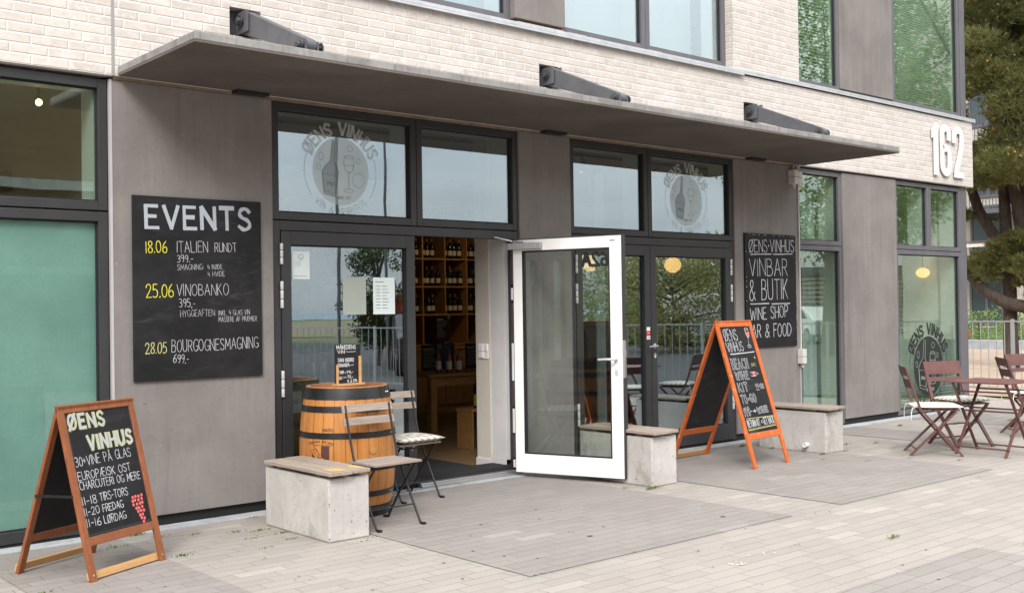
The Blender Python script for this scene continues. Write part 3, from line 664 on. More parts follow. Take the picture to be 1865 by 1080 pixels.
# handle
def lever_on(par):
    b=MB()
    for vz,ry in ((1.055,1.5),(.945,1.5)):
        P=[DF(DL-.065+.017*math.cos(t),vz+.017*ry*math.sin(t),.008) for t in [i*math.pi/8 for i in range(16)]]
        Q=[DF(DL-.065+.017*math.cos(t),vz+.017*ry*math.sin(t),.0) for t in [i*math.pi/8 for i in range(16)]]
        b0=len(b.v); b.v+=[tuple(p) for p in P+Q]; b.f.append(tuple(b0+i for i in range(16)))
        for i in range(16): b.f.append((b0+i,b0+(i+1)%16,b0+16+(i+1)%16,b0+16+i))
    b.tube([DF(DL-.065,1.06,.006),DF(DL-.065,1.06,.055),DF(DL-.08,1.06,.062),DF(DL-.13,1.06,.064),DF(DL-.21,1.056,.062)],[.010,.010,.011,.011,.0095],10)
    b.build('handle',M['hinge'],par,smooth=True)
    c=MB(); dbox(c,DL-.012,DL+.006,-.045,-.01,.90,1.22); dbox(c,DL-.012,DL+.012,-.04,-.018,1.08,1.13); c.build('lock_plate',M['steel'],par,bevel=.001)
    c=MB(); dbox(c,DL-.11,DL-.065,.0005,.003,z1-.045,z1-.032); c.build('maker_plate',m_simple('dull_plate',(.42,.38,.33),.5,.3),par)
lever_on(od)
# 162A lettering on the street face, seen reversed through the glass
b=MB(); fnD=lambda u,v,d: DF(u,v,d)
def mir(b,s,u0,u1,v,h,w):   # reversed: letters run from u1 down to u0
    text(b,lambda u,v_,d: DF(u1+u0-u,v_,-.036-d),s,(u0,v),(u1,v),h,w,.001,.0,.22)
mir(b,'162A',.668,.945,1.864,.110,.028); b.build('door_number',M['dark'],od,fix=False)
# hinge side: black profile with steel plates and brushes
b=MB(); b.box(6.415,6.449,-.006,.019,.05,2.12); bp('door_edge_channel',b,M['dark'])
_hp=m_simple('dull_hinge_steel',(.13,.12,.12),.5,.5)
for za,zb in ((1.72,2.03),(1.20,1.55),(.62,.84),(.16,.36)): bp('hinge_plate',MB().box(6.402,6.4148,-.012,.015,za,zb),_hp,.002)
for za,zb in ((.85,1.19),(1.58,1.69),(.38,.60),(.07,.14)): bp('white_hinge_strip',MB().box(6.404,6.4149,-.010,.012,za,zb),M['white'],.002)

# ---- canopy and its hangers
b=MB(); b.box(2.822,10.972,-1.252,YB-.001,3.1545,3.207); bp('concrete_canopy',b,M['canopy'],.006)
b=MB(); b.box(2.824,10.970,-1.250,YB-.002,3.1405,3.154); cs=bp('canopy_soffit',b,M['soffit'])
for (x0,x1),xc in zip(PL,(3.80,6.885,9.975)):
    b=MB(); b.box(x0+.004,x1-.004,.06,.074,3.558,3.762)
    b.box(xc-.056,xc-.040,-.14,.0598,3.575,3.735); b.box(xc+.040,xc+.056,-.14,.0598,3.575,3.735)
    P=[]
    y0,z0_,y1,z1_=-.05,3.655,-.93,3.318; dx=math.atan2(z1_-z0_,y1-y0); n_=(-math.sin(dx),math.cos(dx))
    def rounded(cy_,cz,r,a0,a1): return [(cy_+r*math.cos(a0+(a1-a0)*i/8),cz+r*math.sin(a0+(a1-a0)*i/8)) for i in range(9)]
    ang=math.atan2(n_[1],n_[0])
    P=rounded(y0,z0_,.088,ang,ang-math.pi) if 0 else rounded(y0,z0_,.085,ang+math.pi,ang+0) if 0 else None
    up_=Vector((0,n_[0],n_[1])); 
    A=Vector((0,y0,z0_)); B=Vector((0,y1,z1_)); d_=(B-A).normalized(); 
    if up_.z<0: up_=-up_
    poly=[]
    for i in range(9):
        t=math.pi/2+math.pi*i/8; q=A+up_*(.085*math.sin(t))+d_*(.085*math.cos(t)); poly.append((q.y,q.z))
    for i in range(9):
        t=-math.pi/2+math.pi*i/8; q=B+up_*(.045*math.sin(t))+d_*(.045*math.cos(t)); poly.append((q.y,q.z))
    b.prism(poly,lambda u,v,d:(d,u,v),xc-.036,xc+.036)
    b.box(xc-.052,xc-.039,-.975,-.88,3.2075,3.345); b.box(xc+.039,xc+.052,-.975,-.88,3.2075,3.345)
    hg=bp('canopy_hanger',b,M['bracket'],.003)
    for (yy,zz) in ((-.06,3.66),(-.93,3.315)):
        c=MB()
        T=Matrix.Translation((xc-.085,yy,zz))@Matrix.Rotation(R(90),4,'Y')
        k=MB().lathe([(.012,-.02),(.024,-.018),(.024,.006),(.038,.007),(.038,.014),(.014,.016),(.014,.17),(.036,.171),(.036,.18)],12); c.add(k.v,k.f,T)
        c.build('pin_bolt',M['bolt'],hg,smooth=True)
    c=MB(); c.box(xc-.13,xc+.13,-.125,YB-.003,3.118,3.1402); c.build('soffit_plate',M['dark'],hg)

# ------------------------------------------------------------------ room contents of the building shell
b=MB(); b.box(2.9,9.7,.60,.62,4.06,7.55); bp('white_curtain',b,M['curtain'])
b=MB(); 
for i in range(80): b.box(10.97,11.76,.095,.125,4.18+i*.040,4.183+i*.040)
for i in range(44): b.box(13.15,14.82,.095,.125,4.18+i*.034,4.183+i*.034)
bp('venetian_blind',b,m_simple('pale_green_slats',(.78,.80,.76),.5))
b=MB()
for i in range(26): b.box(13.16,14.79,.100,.128,.12+i*.042,.123+i*.042)
bp('low_slat_blind',b,m_simple('pale_slats',(.72,.76,.71),.5))
b=MB(); b.box(10.95,14.79,1.15,1.2,.02,3.15); b.box(10.95,14.79,.9,.95,4.06,7.5); bp('pale_inner_wall',b,m_simple('pale_room_wall',(.42,.44,.40),.8))
b=MB(); b.box(-8,2.77,3.4,3.45,0,3.159); b.box(1.2,2.77,2.2,2.35,2.55,2.72); bp('timber_rear_wall',b,M['brownwall'])
# curtain folds behind the second shopfront
def folds(x0,x1,y,z0,z1,n,amp,name):
    b=MB(); N=n*6
    for i in range(N+1):
        x=lerp(x0,x1,i/N); yy=y+amp*math.sin(i*2*math.pi/6)+amp*.4*math.sin(i*1.7)
        b.v+=[(x,yy,z0),(x,yy,z1)]
    for i in range(N): b.f.append((2*i,2*i+2,2*i+3,2*i+1))
    return bp(name,b,M['curtain'],smooth=True,fix=False)
folds(8.60,8.80,.42,.08,2.9,5,.025,'curtain'); folds(7.95,8.06,.45,.08,2.9,3,.02,'curtain'); folds(11.55,11.80,.42,.05,2.9,5,.03,'curtain'); folds(13.75,13.95,.5,2.2,3.05,4,.02,'curtain')

# ------------------------------------------------------------------ chalkboards on the wall
def chalkline(mb,fn,p,q,w):
    n=8; strip(mb,[(lerp(p[0],q[0],i/n),lerp(p[1],q[1],i/n)+random.uniform(-.002,.002)) for i in range(n+1)],w,fn,.0012)
def wallboard(name,label,x0,z0,w,h,items):
    t=thing(name,label,'chalkboard',(x0+w/2,-.001,z0))
    b=MB().box(-w/2,w/2,-.021,-.001,0,h); b.build('panel',M['board'],t,bevel=.002)
    fn=lambda u,v,d:(u-w/2,-.0215-d,v)
    items(fn,t); return t
EV=[('18.06',(0.089,0.896),(0.243,0.902),0.079,'y'),('ITALIEN',(0.317,0.904),(0.551,0.911),0.08),('RUNDT',(0.606,0.913),(0.778,0.921),0.065),
('399,-',(0.319,0.834),(0.436,0.839),0.05),('SMAGNING:',(0.321,0.779),(0.517,0.786),0.038),('4 RØDE',(0.549,0.786),(0.664,0.79),0.033),('4 HVIDE',(0.549,0.735),(0.681,0.739),0.035),
('25.06',(0.09,0.583),(0.288,0.589),0.092,'y'),('VINOBANKO',(0.313,0.595),(0.709,0.601),0.081),('395,-',(0.329,0.515),(0.449,0.514),0.059),
('HYGGEAFTEN:',(0.338,0.445),(0.608,0.45),0.046),('INKL. 4 GLAS VIN',(0.63,0.45),(0.878,0.456),0.036),('MASSERE AF PRÆMIER',(0.629,0.405),(0.934,0.407),0.035),
('28.05',(0.081,0.193),(0.231,0.193),0.076,'l'),('BOURGOGNESMAGNING',(0.27,0.195),(0.944,0.205),0.083),('699,-',(0.28,0.122),(0.395,0.116),0.058)]
def ev(fn,t):
    b=MB(); text(b,fn,'EVENTS',(.095,1.072),(.888,1.086),.155,.027,jit=.008,gap=.3); b.build('heading',M['chalk_blue'],t,fix=False)
    w=MB(); s=MB(); y=MB(); l=MB()
    for it in EV:
        k=it[4] if len(it)>4 else ''
        dst=y if k=='y' else l if k=='l' else (s if it[3]<.05 else w)
        text(dst,fn,it[0],it[1],it[2],it[3],.0062 if k else (.0024 if it[3]<.05 else .0035),jit=.02)
    w.build('white_lettering',M['chalk'],t,fix=False); s.build('small_lettering',M['chalk_soft'],t,fix=False); y.build('yellow_dates',M['chalk_yellow'],t,fix=False); l.build('pale_date',M['chalk_lime'],t,fix=False)
wallboard('chalkboard','large black chalkboard headed EVENTS with three dated lines, screwed to the dark wall panel',2.92,1.033,.98,1.297,ev)
B2=[('ØENS·VINHUS',(0.073,1.07),(0.924,1.09),0.138),('VINBAR',(0.076,0.803),(0.789,0.814),0.19),('& BUTIK',(0.069,0.531),(0.789,0.549),0.229),('WINE SHOP',(0.08,0.307),(0.786,0.339),0.134),('BAR & FOOD',(0.02,0.112),(0.844,0.118),0.146)]
def b2(fn,t):
    w=MB()
    for it in B2: text(w,fn,it[0],it[1],it[2],it[3],.0090,jit=.012)
    for p,q in (((.101,1.045),(.486,1.056)),((.523,1.054),(.892,1.066)),((.085,.49),(.426,.496)),((.481,.489),(.829,.493))): chalkline(w,fn,p,q,.011)
    w.build('white_lettering',M['chalk'],t,fix=False)
    c=MB()
    for i in range(26):
        e=random.choice((0,1,2)); a=random.uniform(.03,.95)
        u,v=((a*.97,1.262) if e==0 else (.012,a*1.25) if e==1 else (.955,a*1.25))
        polyf(c,fn,[(u,v),(u+random.uniform(.006,.022),v+.002),(u+.012,v+random.uniform(.006,.018)),(u-.002,v+.01)],.0008)
    c.build('worn_edge_flecks',M['paper_back'],t,fix=False)
wallboard('chalkboard','tall black chalkboard lettered VINBAR & BUTIK, WINE SHOP, BAR & FOOD beside the narrow window',9.82,1.024,.965,1.283,b2)

# ------------------------------------------------------------------ A-frame pavement signs
def aframe(name,label,loc,rz,w,sp,h,ro,wood,batten,leg,rail,bottom,draw,battens=(True,True)):
    t=thing(name,label,'sandwich board',(loc[0],loc[1],0),rz)
    def side(sgn):
        hs=sp/2-ro*sgn; L=math.hypot(hs,h)
        V=Vector((0,sgn*hs,h))/L; O=Vector((-w/2,-sgn*sp/2,0)); N=Vector((0,-sgn*h,hs))/L
        return (lambda u,v,d: O+Vector((1,0,0))*u+V*v+N*d),L
    th=.021
    for sgn in (1,-1):
        F,L=side(sgn)
        def bx(b,u0,u1,v0,v1,d0,d1): b.add([F(u,v,d) for d in (d0,d1) for (u,v) in ((u0,v0),(u1,v0),(u1,v1),(u0,v1))],[(0,3,2,1),(4,5,6,7),(0,1,5,4),(1,2,6,5),(2,3,7,6),(3,0,4,7)])
        tv=L-.012
        for u0,u1 in ((0,leg),(w-leg,w)):
            b=MB(); bx(b,u0,u1,.0,tv,-th,0); b.build('leg',wood,t,bevel=.003)
        b=MB(); bx(b,leg+.0005,w-leg-.0005,tv-rail,tv-.0005,-th+.001,-.001); b.build('top_rail',wood,t,bevel=.003)
        b=MB(); bx(b,leg+.0005,w-leg-.0005,bottom-rail,bottom,-th+.001,-.001); b.build('lower_rail',wood,t,bevel=.003)
        if battens[0 if sgn==1 else 1]:
            b=MB(); bx(b,(.004 if sgn==1 else -.0),w-.004,.018,.062,(-th-.016 if sgn==1 else .001),(-th-.001 if sgn==1 else .016)); b.build('foot_batten',batten,t,bevel=.002)
        c=MB()
        for u in (leg/2,w-leg/2): 
            P=[F(u+.006*math.cos(i*math.pi/4),.04+.006*math.sin(i*math.pi/4),.0035) for i in range(8)]+[F(u+.007*math.cos(i*math.pi/4),.04+.007*math.sin(i*math.pi/4),0) for i in range(8)]
            c.add(P,[tuple(range(8))]+[(i,(i+1)%8,8+(i+1)%8,8+i) for i in range(8)])
        c.build('screw_heads',M['steel'],t)
        b=MB(); bx(b,leg+.0006,w-leg-.0006,bottom+.0005,tv-rail-.0005,-.016,-.008)
        bd=b.build('chalk_panel',M['board'],t)
        if sgn==1:
            draw(lambda u,v,d: F(u,v,-.0075+d),t,L)
    Ff,L=side(1); Fr,L2=side(-1)
    c=MB()
    for u in (leg*.5,w-leg*.5): c.tube([Ff(u,L-.02,-.004),Fr(u,L2-.02,-.004)],.006,8)
    c.build('top_hinge',M['blackmetal'],t)
    vs_=.48*L
    c=MB()
    for u in (-.006,w+.006): c.bar(Ff(u,vs_,-.012),Fr(u,vs_,-.012),.006,.016)
    if name=='sandwich_board' : c.build('stay_bar',M['blackmetal'],t,bevel=.002)
    return t
F1=[('30+VINE PÅ GLAS',(0.058,0.655),(0.494,0.664),0.054),('EUROPÆISK OST',(0.055,0.578),(0.47,0.578),0.047),('CHARCUTERI OG MERE',(0.055,0.523),(0.535,0.518),0.045),
('11-18',(0.049,0.436),(0.159,0.436),0.045),('TIRS-TORS',(0.185,0.438),(0.407,0.44),0.046),('11-20',(0.05,0.374),(0.163,0.374),0.045),('FREDAG',(0.19,0.374),(0.352,0.374),0.043),('11-16',(0.05,0.31),(0.157,0.307),0.045),('LØRDAG',(0.184,0.307),(0.357,0.308),0.045)]
def draw1(fn,t,L):
    o=MB(); i_=MB()
    for s,p,q,h in (('ØENS',(.066,.875),(.336,.876),.080),('VINHUS',(.184,.741),(.528,.746),.080)):
        st=random.getstate(); text(o,fn,s,p,q,h,.0215,.0010,jit=.01,gap=.34); random.setstate(st); text(i_,fn,s,p,q,h,.0125,.0024,jit=.01,gap=.34)
    o.build('yellow_outline',M['chalk_lime'],t,fix=False); i_.build('heading_fill',M['chalk_blue'],t,fix=False)
    w=MB()
    for it in F1: text(w,fn,it[0],it[1],it[2],it[3],.0038,jit=.02)
    w.build('white_lettering',M['chalk'],t,fix=False)
    g=MB()
    rows=((.440,[(.425),(.45),(.475),(.50)]),(.418,[.418,.443,.468,.495]),(.396,[.422,.448,.474,.497]),(.372,[.438,.463,.488]),(.349,[.446,.471,.494]),(.326,[.458,.483]),(.304,[.466,.488]),(.283,[.476]))
    for v,us in rows:
        for u in us: disc(g,fn,(u+.012+random.uniform(-.003,.003),v-.02+random.uniform(-.003,.003)),.0098,.0098,.0012,12)
    g.build('grape_drawing',M['chalk_red'],t,fix=False)
    e=MB()
    for (u0,u1,v0,v1) in ((.048,.060,.255,.985),(.548,.556,.255,.985),(.060,.548,.255,.268),(.060,.548,.975,.985)): polyf(e,fn,[(u0,v0),(u1,v0),(u1,v1),(u0,v1)],.0006)
    e.build('unwritten_margin',M['chalk_black'],t,fix=False)
aframe('sandwich_board','red-brown wooden A-frame sign with yellow ØENS VINHUS heading and pink grapes',(2.3187,-.8714),.4493,.60,.589,1.0,.038,M['teak'],M['pine_bar'],.044,.05,.252,draw1)
F2=[('ØENS',(0.064,1.223),(0.292,1.226),0.107),('VINHUS',(0.060,1.112),(0.344,1.12),0.091)]
F2o=[('BEACH',(0.065,0.948),(0.345,0.946),0.092),('WINE',(0.077,0.846),(0.301,0.845),0.07),('KIT',(0.068,0.73),(0.226,0.73),0.078),('TO-GO',(0.065,0.618),(0.321,0.62),0.075),('199',(0.054,0.499),(0.150,0.501),0.07),('WINE',(0.290,0.510),(0.475,0.514),0.052)]
def draw2(fn0,t,L):
    fn=lambda u,v,d: fn0(.060+(u-.05)*.955+.022,v,d)
    w=MB(); o=MB(); i_=MB()
    for it in F2: text(w,fn,it[0],it[1],it[2],it[3],.0060,jit=.015)
    chalkline(w,fn,(.089,1.091),(.519,1.10),.009)
    for s,p,q,h in F2o:
        st=random.getstate(); text(o,fn,s,p,q,h,.0185,.0010,jit=.02,gap=.36); random.setstate(st); text(i_,fn,s,p,q,h,.0098,.0024,jit=.02,gap=.36)
    text(w,fn,'RETURN KIT > GET BACK',(.055,.392),(.530,.400),.062,.0062,jit=.015); text(w,fn,'+',(.213,.505),(.268,.507),.06,.008)
    text(w,fn,'-',(.165,.515),(.195,.515),.05,.007)
    # wine glass
    strip(w,cr([(.455,1.330),(.462,1.275),(.475,1.248),(.50,1.25),(.515,1.285),(.515,1.332)]),.0055,fn,.0012); strip(w,ell(.485,1.331,.030,.010,0,360,16),.005,fn,.0013)
    strip(w,[(.478,1.25),(.462,1.165)],.005,fn,.0012); strip(w,ell(.462,1.158,.030,.013,0,360,16),.005,fn,.0013)
    # bottle outline, cups, towel, parasol
    strip(w,[(.352,.905),(.352,.865),(.43,.865),(.445,.878),(.485,.878),(.485,.893),(.445,.893),(.43,.905),(.352,.905)],.005,fn,.0013)
    for u in (.375,.405): strip(w,cr([(u,.79),(u+.004,.765),(u+.014,.765),(u+.02,.79)]),.004,fn,.0012); strip(w,[(u+.010,.764),(u+.010,.728)],.004,fn,.0012); strip(w,[(u,.727),(u+.02,.727)],.004,fn,.0012)
    text(w,fn,'+',(.432,.74),(.45,.74),.05,.004)
    for k in range(4): strip(w,cr([(.455,.735+k*.014),(.475,.745+k*.014),(.50,.735+k*.014),(.522,.745+k*.014)]),.0042,fn,.0012)
    o.build('outlined_lettering',M['chalk'],t,fix=False); i_.build('lettering_core',M['chalk_black'],t,fix=False); w.build('white_lettering',M['chalk'],t,fix=False)
    y=MB(); strip(y,[(.064,.472),(.545,.468)],.006,fn,.0012); strip(y,[(.545,.470),(.539,.378)],.006,fn,.0013); strip(y,[(.064,.473),(.052,.366)],.006,fn,.0013)
    for k in range(24): 
        u=.055+k*.0203; strip(y,[(u,.366+k*.0005),(u+.009,.378+k*.0005)],.005,fn,.0012); 
    strip(y,[(.052,.362),(.540,.376)],.006,fn,.0013)
    strip(y,cr([(.40,.975),(.42,.99),(.44,.975),(.46,.992),(.48,.978)]),.005,fn,.0012); strip(y,cr([(.40,.958),(.43,.97),(.48,.96)]),.005,fn,.0012); disc(y,fn,(.50,1.045),.009,.013,.0012,10)
    y.build('yellow_drawing',M['chalk_lime'],t,fix=False)
    r=MB(); polyf(r,fn,[(.459,1.300),(.515,1.300),(.511,1.272),(.50,1.254),(.476,1.252),(.465,1.272)],.0008); polyf(r,fn,[(.380,.902),(.428,.902),(.428,.868),(.380,.868)],.0008); r.build('red_drawing',M['chalk_red'],t,fix=False)
aframe('pavement_sign','tall bright orange A-frame sign advertising a beach wine kit, chipped paint',(8.385,-.880),.0756,.615,.955,1.37,.06,M['orange'],M['pine_bar'],.052,.062,.335,draw2,(False,True))

# ------------------------------------------------------------------ concrete benches
def bench(label,x0,x1,y0,y1,yellow=False,skew=0):
    cx,cy_=(x0+x1)/2,(y0+y1)/2; t=thing('bench',label,'bench',(cx,cy_,0),skew,'concrete block benches with wooden slats')
    w,l=(x1-x0)/2,(y1-y0)/2
    MB().box(-w,w,-l,l,0,.412).build('concrete_block',M['bench_conc'],t,bevel=.012,seg=3)
    rn=random.Random(int(x0*100)); c=MB()
    for k in range(34):
        e=rn.random()
        if e<.55: u,v,ax=(-w-.0006,rn.uniform(.02,.40),0) if e<.3 else (rn.uniform(-w,w),rn.uniform(.02,.40),1)
        else: u,v,ax=(rn.choice((-w,w))*.985,rn.uniform(.01,.405),1)
        r=rn.uniform(.002,.006); yy=rn.uniform(-l*.98,l*.5)
        P=[]
        for j in range(7):
            q=6.28*j/7; a_=r*rn.uniform(.5,1.3)*math.cos(q); b_=r*rn.uniform(.5,1.4)*math.sin(q)
            P.append((u,yy+a_,v+b_) if ax==0 else (u+a_,-l-.0006,v+b_))
        i=len(c.v); c.v+=P; c.f.append(tuple(range(i,i+7)))
    c.build('air_holes',m_simple('dark_air_hole',(.13,.115,.10),.95) if 'dark_air_hole' not in bpy.data.materials else bpy.data.materials['dark_air_hole'],t,fix=False)
    for xa,xb,dy in ((-w-.022,-.006,-.055),(.008,w-.012,-.035)):
        b=MB().box(xa,xb,-l+dy,l+dy+.03,.436,.461); s=b.build('seat_slat',M['greywood_y'],t,bevel=.003)
        if yellow:
            k=MB(); polyf(k,lambda u,v,d:(u,v,.4615+d),[(xb-.012,-l+dy+.03),(xb-.01,-l+dy+.16),(xa+.06,-l+dy+.2),(xa+.05,-l+dy+.06)],.0004); k.build('yellow_mark',vary('faded_yellow_paint',(.60,.42,.10),(.44,.33,.16),.85,22,0,.001),s,fix=False)
    for yy in (-l*.62,l*.62):
        MB().box(-w+.02,w-.03,yy-.03,yy+.03,.4125,.4355).build('cross_batten',M['greywood'],t,bevel=.002)
    return t
bench('concrete block bench with two grey slats and yellow paint marks, next to the wine barrel',3.682,3.995,-1.305,-.45,True)
bench('concrete block bench with wooden slats half hidden behind the open white door',6.755,7.07,-1.345,-.49)
bench('concrete block bench with wooden slats behind the orange A-frame sign',9.472,9.795,-1.235,-.42)
# loose capped pipe end on the paving beside the third bench
t=thing('pipe_stub','short white plastic pipe end sticking out low on the bench by the orange sign','pipe',(9.469,-1.02,.075)); T=Matrix.Rotation(R(-90),4,'Y'); k=MB().lathe([(.024,0),(.024,.055),(.017,.055),(.014,.03)],14); MB().add(k.v,k.f,T).build('sleeve',M['white'],t,smooth=True)

# ------------------------------------------------------------------ barrel with its small sign
BX,BY=4.365,-.455
t=thing('wine_barrel','varnished oak wine barrel with black hoops standing beside the fixed glass door','barrel',(BX,BY,0),.0)
def br(z): # radius at height
    s=(z-.475)/.475; return .357-.054*s*s
Z=[i*.95/24 for i in range(25)]
NS=26
for k in range(NS):
    a0=2*math.pi*k/NS+.004; a1=2*math.pi*(k+1)/NS-.004; b=MB()
    for z in Z:
        for j in range(4):
            a=lerp(a0,a1,j/3); r=br(z)-(0.0015 if j in(0,3) else 0); b.v.append((r*math.cos(a),r*math.sin(a),z+.001))
    for i in range(24):
        for j in range(3): b.f.append((i*4+j,i*4+j+1,(i+1)*4+j+1,(i+1)*4+j))
    b.build('stave',M['oak'],t,smooth=True)
MB().lathe([(.001,.915),(.288,.915)],40,cap=False).build('barrel_head',M['oakhead'],t)
b=MB().lathe([(br(.95)-.028,.916),(br(.95)-.028,.951),(br(.95)-.002,.951)],40,cap=False); b.build('chime_rim',M['oakhead'],t)
MB().lathe([(br(z)-.004,z) for z in Z],40,cap=False).build('joint_liner',M['dark'],t)
for za,zb in ((.862,.945),(.772,.817),(.585,.628),(.345,.388),(.157,.197),(.004,.088)):
    b=MB(); n=5; pr=[(br(lerp(za,zb,i/n))+.0035,lerp(za,zb,i/n)) for i in range(n+1)]
    b.lathe([(pr[0][0]-.004,za)]+pr+[(pr[-1][0]-.004,zb)],56,cap=False); hp=b.build('hoop',M['hoop'],t,smooth=True)
    c=MB(); zz=(za+zb)/2
    for a in (-1.02,-.92): 
        d=Vector((math.cos(a),math.sin(a),0)); T=Matrix.Translation(d*(br(zz)+.003)+Vector((0,0,zz)))@d.to_track_quat('Z','Y').to_matrix().to_4x4()
        q=MB().lathe([(.006,0),(.005,.004),(.001,.005)],8); c.add(q.v,q.f,T)
    c.build('hoop_rivets',M['steel'],hp)
MB().add(*(lambda k:(k.v,k.f))(MB().lathe([(.026,0),(.026,.004),(.022,.006)],18)),Matrix.Translation((br(.49)*math.cos(-1.6),br(.49)*math.sin(-1.6),.49))@Vector((math.cos(-1.6),math.sin(-1.6),0)).to_track_quat('Z','Y').to_matrix().to_4x4()).build('bung',M['shelf'],t)
# branded shield on the staves facing the square
BA=-2.72
def BF(u,v,d):
    z=.45+v; a=BA+u/br(z); r=br(z)+.0008+d; return (r*math.cos(a),r*math.sin(a),z)
brand=vary('burnt_brown_brand',(.095,.035,.022),(.075,.028,.018),.6,30,0,0)
b=MB()
def bpatch(u0,u1,v0,v1): 
    for j in range(4):
        for i in range(6): polyf(b,BF,[(lerp(u0,u1,j/4),lerp(v0,v1,i/6)),(lerp(u0,u1,(j+1)/4),lerp(v0,v1,i/6)),(lerp(u0,u1,(j+1)/4),lerp(v0,v1,(i+1)/6)),(lerp(u0,u1,j/4),lerp(v0,v1,(i+1)/6))],.0004)
bpatch(-.075,-.040,-.07,.072); bpatch(.01,.075,-.09,.085)
strip(b,[(-.088,.09),(-.02,.09),(.05,.09),(.09,.088)],.004,BF,.0006)
arctext(b,BF,'FUNDADA EN 1879',(0,-.185),.295,111,69,.013,.0030,.0006)
text(b,BF,'HARO',(.02,.19),(.10,.19),.02,.004,.0006)
b.build('branded_shield',brand,t,fix=False)
b=MB()
for i in range(10):
    p=lambda s_,o:(lerp(-.088,.105,s_)+o*.6,lerp(.088,-.125,s_)+o*.75)
    polyf(b,BF,[p(i/10,-.026),p((i+1)/10,-.026),p((i+1)/10,.026),p(i/10,.026)],.0012)
b.build('brand_band',M['oak'],t,fix=False)
b=MB(); 
for s_,o in ((-.03,-.026),): pass
strip(b,[(lerp(-.088,.105,i/8)-.0156,lerp(.088,-.125,i/8)-.0195) for i in range(9)],.003,BF,.0018); strip(b,[(lerp(-.088,.105,i/8)+.0156,lerp(.088,-.125,i/8)+.0195) for i in range(9)],.003,BF,.0018)
text(b,BF,'C.V.N.E.',(-.064,.050),(.075,-.103),.028,.0045,.0018,jit=0)
b.build('brand_lettering',brand,t,fix=False)
t=thing('counter_sign','small black chalk sign MÅNEDENS VIN in a wooden holder on the barrel top','sign',(4.33,-.525,.952),0.0)
MB().box(-.11,.11,-.004,.004,.016,.300).build('chalk_panel',M['board'],t)
for x0,x1,h in ((-.105,-.087,.155),(.090,.110,.215)): MB().box(x0,x1,-.017,-.0045,.016,h).build('holder_post',M['pine_bar'],t,bevel=.0015)
MB().box(-.115,.125,-.04,.035,0,.0155).build('holder_base',M['pine_bar'],t,bevel=.002)
BS=[('MÅNEDENS',(0.012,0.266),(0.178,0.266),0.028),('VIN',(0.022,0.235),(0.08,0.235),0.022),('SAN ISIDRO',(0.023,0.174),(0.159,0.172),0.025),('CRIANZA',(0.022,0.136),(0.122,0.138),0.022),('FØR',(0.026,0.086),(0.072,0.085),0.019),('-79,-',(0.082,0.084),(0.152,0.085),0.019),('NU',(0.026,0.044),(0.055,0.045),0.02),('75,-',(0.106,0.048),(0.151,0.048),0.02),('V. 6 STK',(0.103,0.018),(0.187,0.021),0.018)]
b=MB(); fb=lambda u,v,d:(u-.11,-.0042-d,v+.003)
for it in BS: text(b,fb,it[0],it[1],it[2],it[3],.0048,.0008,jit=.02)
for p,q in (((.092,.245),(.176,.246)),((.131,.146),(.156,.148)),((.065,.056),(.1,.057))): chalkline(b,fb,p,q,.004)
b.build('white_lettering',M['chalk'],t,fix=False)

# ------------------------------------------------------------------ cushions
def cushion(name,w,d,h,m,par=None,ties=True,label=None,loc=None,rz=0,group=None):
    N=14; b=MB()
    for s in (1,-1):
        b0=len(b.v)
        for i in range(N+1):
            for j in range(N+1):
                u=2*i/N-1; v=2*j/N-1; pin=1-.05*(1-u*u)*v*v*1.4
                e=(1-abs(u)**3.2)*(1-abs(v)**3.2); tuft=.10*(math.cos(u*9.4)*math.cos(v*9.4))*(1-u*u)*(1-v*v)
                z=h/2*(max(e,0)**.42+ (tuft if s>0 else 0)); 
                b.v.append((u*w/2*(1-.05*(1-u*u)*0-.03*v*v*(1-abs(u))),v*d/2*(1-.03*u*u*0),h/2+s*z*.96))
        for i in range(N):
            for j in range(N):
                a=b0+i*(N+1)+j; q=(a,a+N+1,a+N+2,a+1); b.f.append(q if s>0 else q[::-1])
    t=thing(name,label,'cushion',loc,rz,group)
    b.build('pad',m,t,smooth=True,fix=False)
    if ties:
        c=MB()
        for sx in (-1,1):
            for k in range(2):
                x=sx*w/2*.93; c.tube([(x,d/2*.96,h*.4),(x+sx*.012,d/2+.02,h*.3),(x+sx*.02+.015*k,d/2+.03,-.03),(x+sx*(.03-.03*k),d/2+.035,-.10-.02*k)],[.005,.005,.0045,.003],6)
        c.build('tie_cords',M['cream'],t,smooth=True)
    return t

